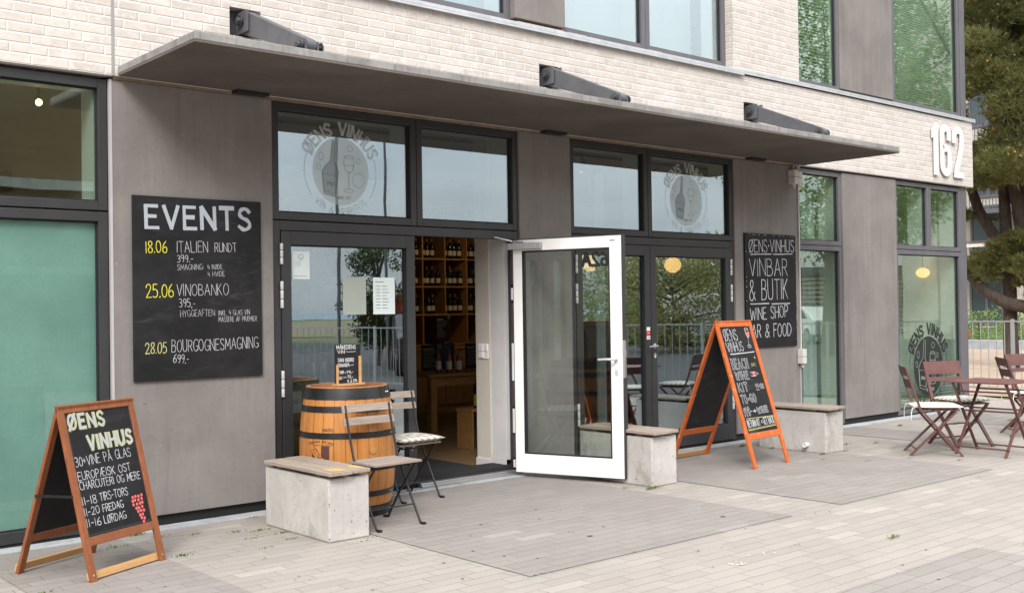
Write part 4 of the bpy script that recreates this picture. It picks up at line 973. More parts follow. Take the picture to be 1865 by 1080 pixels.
# ------------------------------------------------------------------ black bistro chairs (front faces -y)
def bistro(label,loc,rz):
    t=thing('folding_chair',label,'chair',(*loc,0),rz,'black metal and grey wood folding chairs')
    for s in (-1,1):
        x=s*.188
        b=MB(); b.tube([(x,.185,.835),(x,.165,.745),(x,.125,.60),(x,.085,.47),(x,-.0,.31),(x,-.165,.035),(x,-.178,.014),(x,-.205,.010)],[.0085]*8,8); l=b.build('upright',M['blackmetal'],t,smooth=True)
        MB().box(x-.014,x+.014,-.228,-.196,.0,.020).build('foot_pad',M['blackmetal'],l,bevel=.003)
        x=s*.170
        b=MB(); b.tube([(x,-.150,.432),(x,-.12,.395),(x,.02,.235),(x,.165,.035),(x,.178,.014),(x,.205,.010)],[.0085]*6,8); l=b.build('rear_leg',M['blackmetal'],t,smooth=True)
        MB().box(x-.014,x+.014,.196,.228,.0,.020).build('foot_pad',M['blackmetal'],l,bevel=.003)
        MB().box(s*.165-.008,s*.165+.008,-.17,.13,.424,.438).build('seat_rail',M['blackmetal'],t)
    b=MB(); b.tube([(-.188,-.105,.135),(.188,-.105,.135)],.0055,8); b.build('front_stretcher',M['blackmetal'],t)
    b=MB(); b.tube([(-.17,.118,.10),(.17,.118,.10)],.0055,8); b.build('rear_stretcher',M['blackmetal'],t)
    b=MB(); b.tube([(-.188,.045,.385),(.188,.045,.385)],.0055,8); b.build('seat_stretcher',M['blackmetal'],t)
    for (yy,z0,z1,) in ((.178,.785,.838),(.160,.695,.748)):
        b=MB(); n=8; 
        for i in range(n+1):
            x=lerp(-.215,.215,i/n); c=.016*(1-(x/.215)**2)
            tl=.012
            for (dy,z) in ((-.004,z0),(.012,z0),(.012+tl,z1),(-.004+tl,z1)): b.v.append((x,yy+c+dy-.006,z))
        for i in range(n):
            for k in range(4): b.f.append((i*4+k,i*4+(k+1)%4,(i+1)*4+(k+1)%4,(i+1)*4+k))
        b.f.append((0,1,2,3)); b.f.append((n*4+3,n*4+2,n*4+1,n*4)); b.build('back_slat',M['greywood'],t,bevel=.002)
    for k in range(7):
        y=-.19+k*.048; MB().box(-.200,.200,y,y+.042,.4385,.454).build('seat_slat',M['greywood'],t,bevel=.002)
    return t
bistro('black folding bistro chair with bare grey wooden seat, in front of the barrel',(4.285,-1.04),.03)
bistro('black folding bistro chair carrying a checked cushion beside the doorway',(5.03,-.275),.02)
cushion('seat_cushion',.43,.40,.055,M['gingham'],label='grey and white checked cushion on the black bistro chair by the doorway',loc=(5.03,-.31,.455),rz=.02,group='chair cushions')

# ------------------------------------------------------------------ burgundy furniture by the corner window
def burg_chair(label,loc,rz,wide):
    t=thing('garden_chair',label,'chair',(*loc,0),rz,'burgundy folding chairs by the corner window'); m=M['burgundy']; w=.215
    for s in (-1,1):
        x=s*w; b=MB()
        P=[(x,.265,.868),(x,.19,.62),(x,.135,.46),(x,-.25,.0)]
        for i in range(3): b.bar(P[i],P[i+1],.020,.036,(1,0,0))
        b.build('upright',m,t,bevel=.002)
        x=s*(w-.024); b=MB(); b.bar((x,-.205,.440),(x,.235,.0),.020,.034,(1,0,0)); b.build('rear_leg',m,t,bevel=.002)
    MB().tube([(-w,.178,.065),(w,.178,.065)],.008,8).build('rear_stretcher',m,t)
    MB().tube([(-w,-.05,.235),(w,-.05,.235)],.007,8).build('pivot_rod',m,t)
    sl=((.775,.868),(.655,.742)) if not wide else ((.735,.870),(.66,.705))
    for z0,z1 in sl:
        f=lambda z: .265-(.868-z)*.302
        b=MB(); n=8
        for i in range(n+1):
            x=lerp(-w+.011,w-.011,i/n); c=.012*(1-(x/w)**2)
            for (dy,z) in ((-.010,z0),(.0,z0),(.0,z1),(-.010,z1)): b.v.append((x,f(z)+c+dy,z))
        for i in range(n):
            for k in range(4): b.f.append((i*4+k,i*4+(k+1)%4,(i+1)*4+(k+1)%4,(i+1)*4+k))
        b.f.append((0,1,2,3)); b.f.append((n*4+3,n*4+2,n*4+1,n*4)); b.build('back_slat',m,t,bevel=.002)
    for k in range(6):
        y=-.235+k*.062; MB().box(-w+.024,w-.024,y,y+.054,.442,.456).build('seat_slat',m,t,bevel=.002)
    return t
def wc(loc,rz,dx,dy): return (loc[0]+dx*math.cos(rz)-dy*math.sin(rz),loc[1]+dx*math.sin(rz)+dy*math.cos(rz),.457)
C1=((10.21,-1.965),.656); C2=((11.0,-1.85),-.405); C3=((12.32,-1.98),.70); C4=((13.02,-1.80),-.405)
burg_chair('burgundy folding chair with plain cream cushion, leftmost of the terrace chairs',*C1,False)
burg_chair('burgundy folding chair with a broad back slat behind the small table',*C2,True)
burg_chair('burgundy folding chair standing apart on the far side of the table, back to the window',*C3,False)
burg_chair('burgundy chair mostly cut off by the right edge, only its back showing',*C4,True)
cushion('seat_cushion',.44,.46,.045,M['cream'],label='plain cream tie-on cushion on the leftmost burgundy chair',loc=wc(*C1,0,-.04),rz=C1[1],group='chair cushions')
cushion('seat_cushion',.43,.43,.06,M['gingham'],label='checked tie-on cushion on the burgundy chair behind the table',loc=wc(*C2,0,-.04),rz=C2[1],group='chair cushions')
cushion('seat_cushion',.43,.43,.05,M['cream'],label='cream cushion on the burgundy chair beyond the table',loc=wc(*C3,0,-.04),rz=C3[1],group='chair cushions')
t=thing('cafe_table','small square burgundy metal folding table on crossed legs','table',(10.6,-2.4,0),0); m=M['burgundy']
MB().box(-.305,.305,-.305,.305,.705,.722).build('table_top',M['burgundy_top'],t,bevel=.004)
for s in (-1,1):
    y=s*.265
    MB().bar((-.27,y,.70),(.22,y+.0,.0),.018,.026,(0,1,0)).build('leg',m,t,bevel=.002)
    MB().bar((.27,y-s*.02,.70),(-.12-.15,y-s*.02,.0),.018,.026,(0,1,0)).build('leg',m,t,bevel=.002)
for (x,z,nm) in ((-.23,.075,'low_bar'),(.175,.065,'low_bar'),(-.215,.62,'upper_bar'),(.215,.62,'upper_bar'),(.06,.44,'upper_bar'),(-.06,.42,'upper_bar')): MB().tube([(x,-.265,z),(x,.265,z)],.008,8).build(nm,m,t)

# ------------------------------------------------------------------ small wall fittings
t=thing('house_number','large white raised house number 162 near the corner of the brick band','house number',(14.38,YB,3.24)); t['category']='house number'
dg=m_simple('white_number_enamel',(.74,.735,.73),.45)
def digit(name,strokes,polys,x0):
    b=MB(); fn=lambda u,v,d:(x0+u-14.38,-.020-d,v)
    for P,w in strokes:
        n=len(P); L=[];Rr=[]
        for i in range(n):
            a=P[max(i-1,0)]; c=P[min(i+1,n-1)]
            if math.dist(P[0],P[-1])<1e-6:
                a=P[i-1] if i>0 else P[-2]; c=P[i+1] if i<n-1 else P[1]
            dx,dy=c[0]-a[0],c[1]-a[1]; l=math.hypot(dx,dy); nx,ny=-dy/l*w/2,dx/l*w/2
            L.append((P[i][0]+nx,P[i][1]+ny)); Rr.append((P[i][0]-nx,P[i][1]-ny))
        b0=len(b.v)
        for i in range(n):
            for d in (0,.014): b.v.append(fn(*L[i],d)); b.v.append(fn(*Rr[i],d))
        for i in range(n-1):
            q=b0+4*i; r=q+4
            b.f+= [(q+2,q+3,r+3,r+2),(q,r,r+1,q+1),(q,q+2,r+2,r),(q+1,r+1,r+3,q+3)]
        b.f+=[(b0,b0+1,b0+3,b0+2),(b0+4*(n-1),b0+4*(n-1)+2,b0+4*(n-1)+3,b0+4*(n-1)+1)]
    for P in polys: b.prism(P,fn,.0,.0145)
    b.build('digit',dg,t)
digit('digit',[],[[(.05,0),(.165,0),(.165,.72),(.085,.72),(.06,.67),(0,.625),(0,.50),(.05,.515)]],13.95)
digit('digit',[(cr([(.255,.50),(.255,.56),(.235,.64),(.165,.672),(.095,.64),(.06,.56),(.06,.36),(.06,.15),(.095,.08),(.165,.048),(.235,.08),(.265,.15),(.265,.30),(.235,.37),(.165,.395),(.10,.37)]),.10)],[],14.166)
digit('digit',[(cr([(.055,.48),(.055,.56),(.09,.645),(.17,.672),(.25,.64),(.275,.55),(.26,.42),(.19,.25),(.12,.10),(.10,.0)]),.102)],[[(.05,0),(.32,0),(.32,.095),(.12,.095),(.06,.095)]],14.513)
def jbox(label,x,z,w,h,d=.06,cab=True):
    t=thing('junction_box',label,'junction box',(x,-.001,z)); MB().box(-w/2,w/2,-d,0,-h/2,h/2).build('housing',M['plastic'],t,bevel=.006,seg=3)
    MB().box(-w/2-.001,w/2+.001,-d-.0015,-.002,-.004,.0).build('seam',M['dark'],t)
    MB().lathe([(.014,-h/2-.045),(.017,-h/2-.03),(.017,-h/2-.0)],12,(w*.1,-d*.5,0)).build('cable_gland',M['plastic'],t,smooth=True)
    return t
jbox('grey plastic junction box under the end of the canopy',10.735,2.985,.085,.165,.09); t=jbox('rounded grey sensor box with looped cable beside the junction box under the canopy',10.835,2.985,.075,.14,.075)
MB().tube([(-.11,-.04,.08),(-.10,-.05,.13),(-.05,-.05,.15),(0.0,-.04,.10),(.01,-.05,.17),(.03,-.04,.12),(.02,-.04,.07)],.006,8).build('cable_loop',M['plastic'],t,smooth=True)
jbox('white outdoor socket box low on the panel edge by the narrow window',10.855,.895,.08,.17,.075)
MB().tube([(10.875,-.012,.98),(10.872,-.012,2.0),(10.862,-.012,2.88)],.007,8)
tag(MB().tube([(10.877,-.012,.98),(10.876,-.012,2.0),(10.872,-.012,2.90)],.008,8).build('conduit',M['plastic'],None),'thin pale conduit running up the panel edge between the two wall boxes','conduit')

# ------------------------------------------------------------------ logos and notices on the glass
def logo(label,cx,cz,s,y,md,ml,mb_,dark=False,rx=1.0):
    t=thing('window_sticker',label,'sticker',(cx,y,cz)); f=lambda u,v,d:(u*s*rx,-d,v*s)
    b=MB(); disc(b,f,(0,0),1.0,1.04,.0006,48); b.build('round_ground',md,t,fix=False)
    b=MB(); arctext(b,f,'ØENS VINHUS',(0,0),1.13,156,24,.36,.088,.0008); arctext(b,f,'VIN & SPIRITUS',(0,0),1.34,226,314,.20,.032,.0008,inward=True); 
    strip(b,ell(0,0,1.28,1.34,160,215,14),.03,f,.0008); strip(b,ell(0,0,1.28,1.34,-35,20,14),.03,f,.0008)
    b.build('sticker_lettering',M['darkfilm'] if dark else md,t,fix=False)
    b=MB() # bottle silhouette
    polyf(b,f,[(-.62,-.72),(-.22,-.80),(-.10,-.05),(-.14,.10),(-.24,.28),(-.20,.92),(-.30,.95),(-.38,.30),(-.56,.14),(-.68,-.02)],.0010); b.build('bottle_silhouette',mb_,t,fix=False)
    b=MB()
    strip(b,[(-.62,-.72),(-.68,-.02),(-.56,.14),(-.38,.30),(-.30,.95),(-.20,.92),(-.24,.28),(-.14,.10),(-.10,-.05),(-.22,-.80),(-.62,-.72)],.03,f,.0013)
    strip(b,[(-.60,-.62),(-.655,-.10),(-.16,-.16),(-.22,-.70),(-.60,-.62)],.022,f,.0014)
    text(b,f,'VINO',(-.54,-.42),(-.26,-.46),.10,.022,.0014)
    strip(b,cr([(.12,.46),(.10,.22),(.18,.02),(.36,.0),(.46,.2),(.44,.46)]),.028,f,.0013); strip(b,ell(.28,.46,.16,.04,0,360,16),.022,f,.0014); strip(b,[(.11,.2),(.46,.2)],.022,f,.0014)
    strip(b,[(.27,.0),(.27,-.52)],.03,f,.0013); strip(b,ell(.27,-.58,.18,.05,0,360,16),.024,f,.0014)
    strip(b,ell(.62,-.24,.22,.22,0,360,18),.02,f,.0013); strip(b,ell(.32,.72,.10,.10,0,360,14),.02,f,.0013); strip(b,ell(-.70,.42,.08,.12,0,360,14),.02,f,.0013); strip(b,ell(.62,.36,.07,.09,0,360,14),.02,f,.0013); strip(b,ell(-.80,.10,.07,.1,0,360,14),.02,f,.0013)
    text(b,f,'ANNO 2021',(-.16,-.86),(.34,-.84),.09,.02,.0014)
    b.build('line_drawing',ml,t,fix=False); return t
YG=.0595
logo('frosted wine shop logo on the fanlight over the fixed door, left of the doorway',4.66,2.625,.262,YG,M['frost'],M['frost_line'],M['frost_bottle'])
logo('round frosted wine shop logo on the fanlight over the closed doors, by the right column',8.93,2.625,.262,YG,M['frost'],M['frost_line'],M['frost_bottle'])
logo('black round wine shop logo low on the corner window behind the chairs',13.965,.635,.392,YG,M['darkfilm'],M['filmline'],M['darkfilm'],True)
def notice(label,x0,x1,z0,z1,m,lines,y=.0475):
    t=thing('notice_sheet',label,'notice',((x0+x1)/2,y,z0)); w,h=x1-x0,z1-z0; f=lambda u,v,d:(u-w/2,-d,v)
    b=MB(); b.box(-w/2,w/2,-.0006,.0,0,h); b.build('paper_sheet',m,t)
    b=MB(); lines(b,f,w,h); 
    if b.v: b.build('print',M['ink'],t,fix=False)
def l1(b,f,w,h):
    strip(b,ell(w*.5,h*.80,.022,.022,0,360,18),.003,f,.0009); strip(b,ell(w*.5,h*.79,.012,.012,200,340,8),.003,f,.0009); disc(b,f,(w*.5-.007,h*.82),.0025,.0025,.0009,8); disc(b,f,(w*.5+.007,h*.82),.0025,.0025,.0009,8)
    for v in (.62,.55,.48): strip(b,[(w*.15,h*v),(w*.5,h*v)],.0022,f,.0009)
    strip(b,[(w*.1,h*.1),(w*.85,h*.1)],.004,f,.0009)
def l3(b,f,w,h):
    strip(b,[(w*.12,h*.88),(w*.5,h*.88)],.005,f,.0009)
    for i in range(8): v=.76-i*.085; strip(b,[(w*.12,h*v),(w*.32,h*v)],.005,f,.0009); strip(b,[(w*.42,h*v),(w*(.62+.05*(i%3)),h*v)],.005,f,.0009)
notice('small white notice with a smiley at the top corner of the glass door',4.198,4.352,1.757,1.973,M['paper'],l1)
notice('blank faded sheet hanging behind the door glass, left of the opening hours',4.652,4.873,1.472,1.777,M['paper_back'],lambda *a:None)
notice('white opening hours sheet on the door glass',4.942,5.157,1.472,1.775,M['paper'],l3)
t=thing('door_sticker','small red and white sticker on the meeting stile of the closed doors','sticker',(8.245,.0115,1.17)); 
for z0,z1,m in ((0,.035,'signwhite'),(.036,.085,'red'),(.086,.125,'signwhite')): MB().box(-.026,.026,-.0008,0,z0,z1).build('sticker_band',M[m],t)
b=MB(); f=lambda u,v,d:(u,-.0012-d,v)
strip(b,[(-.016,.064),(.012,.064)],.006,f,.0004); b.build('sticker_print',M['signwhite'],t,fix=False)
b=MB(); strip(b,[(-.018,.012),(.018,.012)],.004,f,.0004); strip(b,[(-.018,.022),(.016,.022)],.005,f,.0004); b.build('sticker_text',M['red'],t,fix=False)

# ------------------------------------------------------------------ shop interior: shelving, bottles, table, lamps
t=thing('wine_rack','wooden wall of square wine compartments at the back of the shop','shelf',(8.7,6.25,.02))
SX=[9.80+.43*k for k in range(-8,4)]; SZ=[.97,1.44,1.87,2.30,2.73,3.12]
for x in SX: MB().box(x-.012-8.7,x+.012-8.7,-.25,.245,.0,3.09).build('upright',M['shelf'],t)
for z in SZ:
    for i in range(len(SX)-1): MB().box(SX[i]+.0125-8.7,SX[i+1]-.0125-8.7,-.247,.244,z-.02-.024,z-.02).build('shelf_board',M['shelf'],t)
t=thing('base_cabinet','knotted pine cupboard fronts below the wine rack, behind the table','cabinet',(8.9,5.78,.02))
for i in range(9):
    x=-2.3+i*.55; MB().box(x,x+.535,-.20,-.18,.06,.88).build('cupboard_front',M['cab'],t,bevel=.002)
MB().box(-2.35,2.7,-.1795,.21,.0,.885).build('carcass',M['cab'],t); MB().box(-2.4,2.75,-.22,.21,.8855,.915).build('counter_top',M['shelf'],t)
def mk_bottle(name,gm,lm,cap=True,tall=False,lh=(.05,.125)):
    pr=[(.0,.0),(.034,.0),(.0365,.006),(.0365,.185),(.033,.205),(.020,.228),(.0145,.245),(.0138,.292),(.0155,.294),(.0155,.304),(.0,.304)]
    o=MB().lathe(pr[1:-1],14).build(name,gm,None,smooth=True)
    MB().lathe([(.0369,lh[0]),(.0369,lh[1])],14,cap=False).build('bottle_label',lm,o,smooth=True)
    if cap: MB().lathe([(.0144,.250),(.0144,.291),(.0160,.293),(.0160,.3045),(.001,.305)],10,cap=False).build('capsule',M['capsule'],o,smooth=True)
    return o
proto=mk_bottle('wine_bottle',M['bottle'],M['label']); proto2=mk_bottle('wine_bottle',M['bottle'],M['label'],False)
ORD=['first','second','third','fourth','fifth','sixth','seventh','eighth','ninth','tenth','eleventh','twelfth']
rowname={1.44:'lowest',1.87:'middle',2.30:'third',2.73:'topmost'}
used=[0,0]
for z in (1.44,1.87,2.30,2.73):
    for i in range(len(SX)-1):
        n=4 if SX[i]>9.3 else 3
        for k in range(n):
            if z==2.73 and i%3==0: continue
            if random.random()<.07: continue
            a=1 if (i+k+int(z*100))%3==0 else 0
            src=(proto,proto2)[a]
            o=src if not used[a] else copy_tree(src)
            used[a]=1
            o.location=(SX[i]+.065+k*(.10 if n==4 else .13)+random.uniform(-.006,.006),6.10+random.uniform(-.01,.02),z+.0005); o.rotation_euler=(0,0,random.uniform(0,6))
            tag(o,f"dark wine bottle with cream label, {ORD[k]} in {ORD[i]} compartment of {rowname[z]} bottle row",'bottle','wine bottles in the rack')
t=thing('shop_table','plain pine display table inside the doorway with rose bottles on it','table',(8.55,3.6,.02))
MB().box(-.80,.80,-.5,.5,.665,.70).build('table_top',M['shelf'],t,bevel=.003)
for sx in (-.70,.70):
    for sy in (-.42,.42): MB().box(sx-.045,sx+.045,sy-.045,sy+.045,0,.6645).build('leg',M['shelf'],t,bevel=.003)
MB().box(-.655,.655,-.44,-.415,.55,.6645).build('apron',M['shelf'],t)
rb=mk_bottle('rose_bottle',M['rose'],M['wlabel'],False,lh=(.045,.15))
for i,(x,y,w) in enumerate(((8.06,3.32,'left'),(8.15,3.22,'middle'),(8.24,3.14,'right'))):
    o=rb if i==0 else copy_tree(rb); o.location=(x,y,.7205); tag(o,f"rose wine bottle with white label, {w} one of three at the table edge",'bottle','rose bottles on the table')
def tsign(label,loc,w,h,leaf=True):
    t=thing('tasting_sign',label,'sign',loc); MB().box(-w/2,w/2,-.006,.006,0,h).build('chalk_panel',M['board'],t)
    b=MB(); f=lambda u,v,d:(u-w/2,-.0065-d,v)
    for k in range(9): v=h*(.84-.085*k); strip(b,[(w*.08,v),(w*random.uniform(.45,.8),v+.002)],.0045 if k else .012,f,.0006)
    b.build('chalk_lines',M['chalk_soft'],t,fix=False)
    if leaf: b=MB(); polyf(b,f,[(w*.80,h*.97),(w*.86,h*.88),(w*1.0,h*.84),(w*1.04,h*.95),(w*.98,h*1.02)],.0008); b.build('leaf_motif',M['leaf'],t,fix=False)
tsign('dark chalk sign with a green leaf at the left end of the table',(8.35,3.86,.7205),.31,.33); tsign('dark chalk sign with a green leaf right of the rose bottles',(9.06,3.86,.7205),.28,.33); tsign('dark chalk sign hung on the wine rack above the rose bottles',(10.16,5.985,1.03),.27,.38)
t=thing('blue_panel','dark blue card standing behind the rose bottles','card',(8.66,4.02,.7205)); MB().box(-.19,.19,-.004,.004,0,.34).build('card_sheet',m_simple('dark_blue_card',(.02,.04,.10),.7),t)
t=thing('low_crate','pale wooden crate low beside the inner wall','crate',(7.30,1.66,.02))
MB().box(-.16,.16,-.14,.14,.40,.425).build('top_board',M['shelf'],t); MB().box(-.15,-.13,-.13,.13,0,.3995).build('side_board',M['shelf'],t); MB().box(.13,.15,-.13,.13,0,.3995).build('side_board',M['shelf'],t)
yb=mk_bottle('wine_bottle',M['bottle'],m_simple('yellow_bottle_label',(.50,.42,.05),.7),False,lh=(.03,.15)); yb.location=(7.29,1.62,.4455); tag(yb,'wine bottle with a yellow label on the low crate by the inner wall','bottle')
t=thing('stock_box','brown cardboard wine box behind the fixed door glass, left of the barrel','box',(4.42,.55,.02))
MB().box(-.20,.20,-.15,.15,0,.93).build('stacked_carton',vary('brown_cardboard',(.36,.24,.13),(.30,.19,.10),.85,5),t,bevel=.004); MB().box(-.13,.05,-.1525,-.151,.66,.84).build('printed_panel',M['wlabel'],t)
gb=mk_bottle('wine_bottle',M['bottle'],M['wlabel'],False)
MB().lathe([(.0150,.235),(.0150,.291),(.0166,.293),(.0166,.3047),(.001,.305)],10,cap=False).build('capsule',m_simple('pale_green_capsule',(.36,.46,.38),.5),gb)
t=thing('window_stand','dark stand behind the door glass carrying two bottles','stand',(4.76,.62,.02)); MB().box(-.14,.14,-.1,.1,.72,.75).build('top_board',M['brownwall'],t); MB().box(-.03,.03,-.03,.03,0,.7195).build('post',M['brownwall'],t); MB().box(-.12,.12,-.09,.09,0,.02).build('foot',M['brownwall'],t)
for i,(x,w) in enumerate(((4.71,'left'),(4.81,'right'))):
    o=gb if i==0 else copy_tree(gb); o.location=(x,.62,.7705); tag(o,f"bottle with pale green capsule, {w} of two behind the door glass",'bottle','bottles behind the door glass')
# lamps
def pend(label,x,y,z,r,sq=.9):
    t=thing('pendant_lamp',label,'lamp',(x,y,z)); MB().lathe([(r*.35,-r*sq)]+[(r*math.cos(a),r*sq*math.sin(a)) for a in [(-1.2+2.4*i/12) for i in range(13)]]+[(r*.3,r*sq)],24).build('paper_shade',M['lamp'],t,smooth=True)
    MB().tube([(0,0,r*sq),(0,0,3.14-z)],.004,6).build('cord',M['blackmetal'],t)
pend('glowing paper ball lamp behind the right closed door',9.79,1.0,1.99,.10); pend('glowing paper ball lamp seen through the open door glass',8.42,1.0,2.01,.12); pend('glowing paper ball lamp high behind the fanlight of the closed doors',9.13,1.0,2.36,.11)
pend('small glowing lamp hanging behind the corner window',14.62,.47,1.93,.095,.75)
def spot(label,x,y,z,lit,az):
    t=thing('track_spotlight',label,'spotlight',(x,y,z)); d=Vector((math.sin(az)*.8,-math.cos(az)*.8,-.55)).normalized()
    MB().tube([-d*.07,d*.06],.036,14).build('lamp_head',M['blackmetal'],t,smooth=True); MB().tube([(0,0,.03),(0,0,3.135-z)],.01,8).build('stem',M['blackmetal'],t)
    if lit:
        L=bpy.data.lights.new('spotlight_beam','SPOT'); L.energy=lit*.06; L.color=(1,.74,.45); L.spot_size=R(95); L.spot_blend=.6; L.shadow_soft_size=.03
        lo=bpy.data.objects.new('spotlight_beam',L); COL.objects.link(lo); lo.parent=t; lo.location=d*.075; lo.rotation_euler=(-d).to_track_quat('Z','Y').to_euler()
    if lit: MB().tube([d*.061,d*.068],.030,14).build('lens',M['spot'],t,smooth=True)
spot('lit black ceiling spotlight behind the fanlight right of the centre column',8.22,.9,3.03,60,2.6); spot('unlit black ceiling spotlight behind the fanlight with the logo, right',9.42,.9,3.02,False,-.2)
spot('unlit black ceiling spotlight behind the logo fanlight over the fixed door',5.75,.9,3.02,False,.4); spot('unlit black ceiling spotlight behind the plain fanlight over the doorway',7.05,.9,3.02,False,.5)
t=thing('ceiling_track','thin black lighting track along the shop ceiling','light track',(8.0,.9,3.145)); MB().box(-3.6,2.6,-.015,.015,-.012,.014).build('rail',M['blackmetal'],t)
t=thing('ceiling_bulb','bright bare spotlight behind the upper left window','spotlight',(2.45,.45,2.99)); MB().lathe([(.008,-.024),(.020,-.014),(.023,0),(.02,.014),(.008,.024)],16).build('bulb',M['spot'],t,smooth=True); MB().tube([(0,0,.035),(0,0,.16)],.01,8).build('stem',M['blackmetal'],t)
t=thing('bar_stool','pale folding chair behind the narrow window','chair',(11.35,.75,.02),.4)
for s in (-.17,.17): 
    MB().bar((s,.2,.82),(s,-.2,0),.018,.028,(1,0,0)).build('leg',M['pine_bar'],t); MB().bar((s*.85,-.16,.44),(s*.85,.2,0),.018,.028,(1,0,0)).build('leg',M['pine_bar'],t)
MB().box(-.18,.18,-.19,.16,.44,.46).build('seat',M['pine_bar'],t); MB().box(-.18,.18,.15,.17,.70,.80).build('back_slat',M['pine_bar'],t)
tag(MB().box(5.25,6.40,.115,1.30,.0185,.030).build('door_mat',M['mat'],None),'charcoal entrance mat just inside the open doorway','door mat')

# ------------------------------------------------------------------ railing round the square
def railing(p,q,label,group='galvanised railing sections'):
    p=Vector((*p,0)); q=Vector((*q,0)); d=q-p; L=d.length; a=math.atan2(d.y,d.x)
    t=thing('railing_section',label,'railing',tuple(p),a,group); m=M['galv']
    MB().box(-.025,.025,-.025,.025,0,1.22).build('post',m,t,bevel=.004)
    MB().box(.0305,L-.0305,-.014,.014,1.178,1.20).build('top_rail',m,t); MB().box(.0305,L-.0305,-.014,.014,.12,.15).build('bottom_rail',m,t)
    b=MB(); n=max(2,int(L/.125))
    for i in range(1,n): b.tube([(L*i/n,0,.1505),(L*i/n,0,1.1775)],.0075,6,cap=False)
    b.build('bars',m,t)
    return t
ry=[3.9,2.2,.28,-1.4]
railing((17.0,3.9),(17.0,2.2),'galvanised railing section nearest behind the building corner'); railing((17.0,2.2),(17.0,.28),'galvanised railing section carrying the small red-edged sign'); railing((17.0,.28),(17.0,-1.4),'galvanised railing section right of the railing post, cut by the picture edge')
FP=[(17.0,-1.4),(15.9,-1.4)]
pt=[(17.0,-1.4),(15.35,-2.4),(14.36,-4.2),(13.36,-6.0),(12.36,-7.8),(11.36,-9.6),(10.36,-11.4),(9.36,-13.2),(8.36,-15.0),(7.36,-16.8)]
for a,b_ in zip(pt,pt[1:]): railing(a,b_,'galvanised railing section seen mirrored in the shop windows')
t=thing('railing_sign','small white sign with red edge reading Brandvej on the railing','sign',(16.965,1.12,.98),R(-90))
MB().box(-.16,.16,-.006,.0,-.05,.05).build('sign_plate',M['red'],t,bevel=.002); MB().box(-.145,.145,-.0085,-.0061,-.038,.038).build('sign_face',M['signwhite'],t)
b=MB(); text(b,lambda u,v,d:(u,-.009-d,v),'BRANDVEJ',(-.125,-.018),(.125,-.018),.036,.010,.0004,jit=0); b.build('sign_lettering',M['red'],t,fix=False)

# ------------------------------------------------------------------ trees and planting
def leafmesh(name,m,clumps,per,size,parent,asp=.55,flat=.75,seed=1):
    rn=random.Random(seed); V=[];F=[]
    for (c,r) in clumps:
        for k in range(int(per*r*r)):
            while True:
                x,y,z=(rn.uniform(-1,1) for _ in range(3)); l=x*x+y*y+z*z
                if .12<l<1: break
            f=rn.uniform(.75,1.08); p=Vector((c[0]+x*r*f,c[1]+y*r*f,c[2]+z*r*flat*f))
            n=Vector((rn.gauss(0,1),rn.gauss(0,1),rn.gauss(.6,1))).normalized(); a=n.orthogonal().normalized(); b_=n.cross(a)
            th=rn.uniform(0,6.28); u=a*math.cos(th)+b_*math.sin(th); w=n.cross(u); s=size*rn.uniform(.6,1.3)
            i=len(V); V+=[tuple(p-u*s*.5),tuple(p+w*s*asp*.5+n*s*.08),tuple(p+u*s*.5),tuple(p-w*s*asp*.5+n*s*.08)]; F.append((i,i+1,i+2,i+3))
    me=bpy.data.meshes.new(name); me.from_pydata(V,[],F); me.update(); me.materials.append(m); o=bpy.data.objects.new(name,me); COL.objects.link(o); o.parent=parent; return o
def decid(label,loc,h,w,m,seed,zb=.32,size=.16,per=150,rs=6,group='street trees seen mirrored in the windows'):
    t=thing('street_tree',label,'tree',(*loc,0),0,group); rn=random.Random(seed)
    b=MB(); b.tube([(0,0,0),(.05,.02,h*.2),(.02,.08,h*.45),(.0,.0,h*.85)],[.2*h/9,.15*h/9,.11*h/9,.03],9); cl=[]
    for k in range(34):
        a=rn.uniform(0,6.28); z=rn.uniform(zb+.06,.95); rr=w/2*math.sqrt(max(.05,1-((z-.62)/.42)**2))*rn.uniform(.35,.95)
        p=(rr*math.cos(a),rr*math.sin(a),z*h); cl.append((p,rn.uniform(.55,1.05)*w/rs))
        if k%3==0: b.tube([(0,0,z*h*.72),(p[0]*.5,p[1]*.5,z*h*.9),p],[.05,.035,.012],6)
    b.build('trunk',M['bark2'],t,smooth=True); leafmesh('crown',m,cl,per,size,t,seed=seed); return t
decid('leafy green street tree mirrored in the corner window',(27,-5.9),11.5,7.5,M['leaf'],3,.27,.15,330)
decid('leafy green street tree mirrored in the narrow window',(27.5,-10.2),10.5,7.5,M['leaf'],4,.2,.14,330)
decid('olive street tree mirrored in the right closed door',(27.5,-16.2),3.2,6.4,M['leaf_autumn'],5,.08,.13,240,4.6)
decid('tall green street tree mirrored in the upper windows',(36,-13.5),16,10,M['leaf'],6,.2,.2,200)
decid('brownish street tree mirrored in the open door glass',(24,-22.5),2.7,5.0,M['leaf_autumn'],8,.10,.12,330,4.2)
decid('green street tree mirrored at the left edge of the closed doors',(33,-22),2.9,7,M['leaf'],9,.08,.14,220,4.4)
decid('slim dark young tree mirrored in the fixed door glass',(16.6,-17.3),3.5,1.7,M['conifer'],10,.12,.09,1500,3.3)
decid('dark shrubby tree mirrored at the edge of the fixed door glass',(11.2,-17.5),2.6,1.6,M['conifer'],11,.05,.09,1300,3.3)
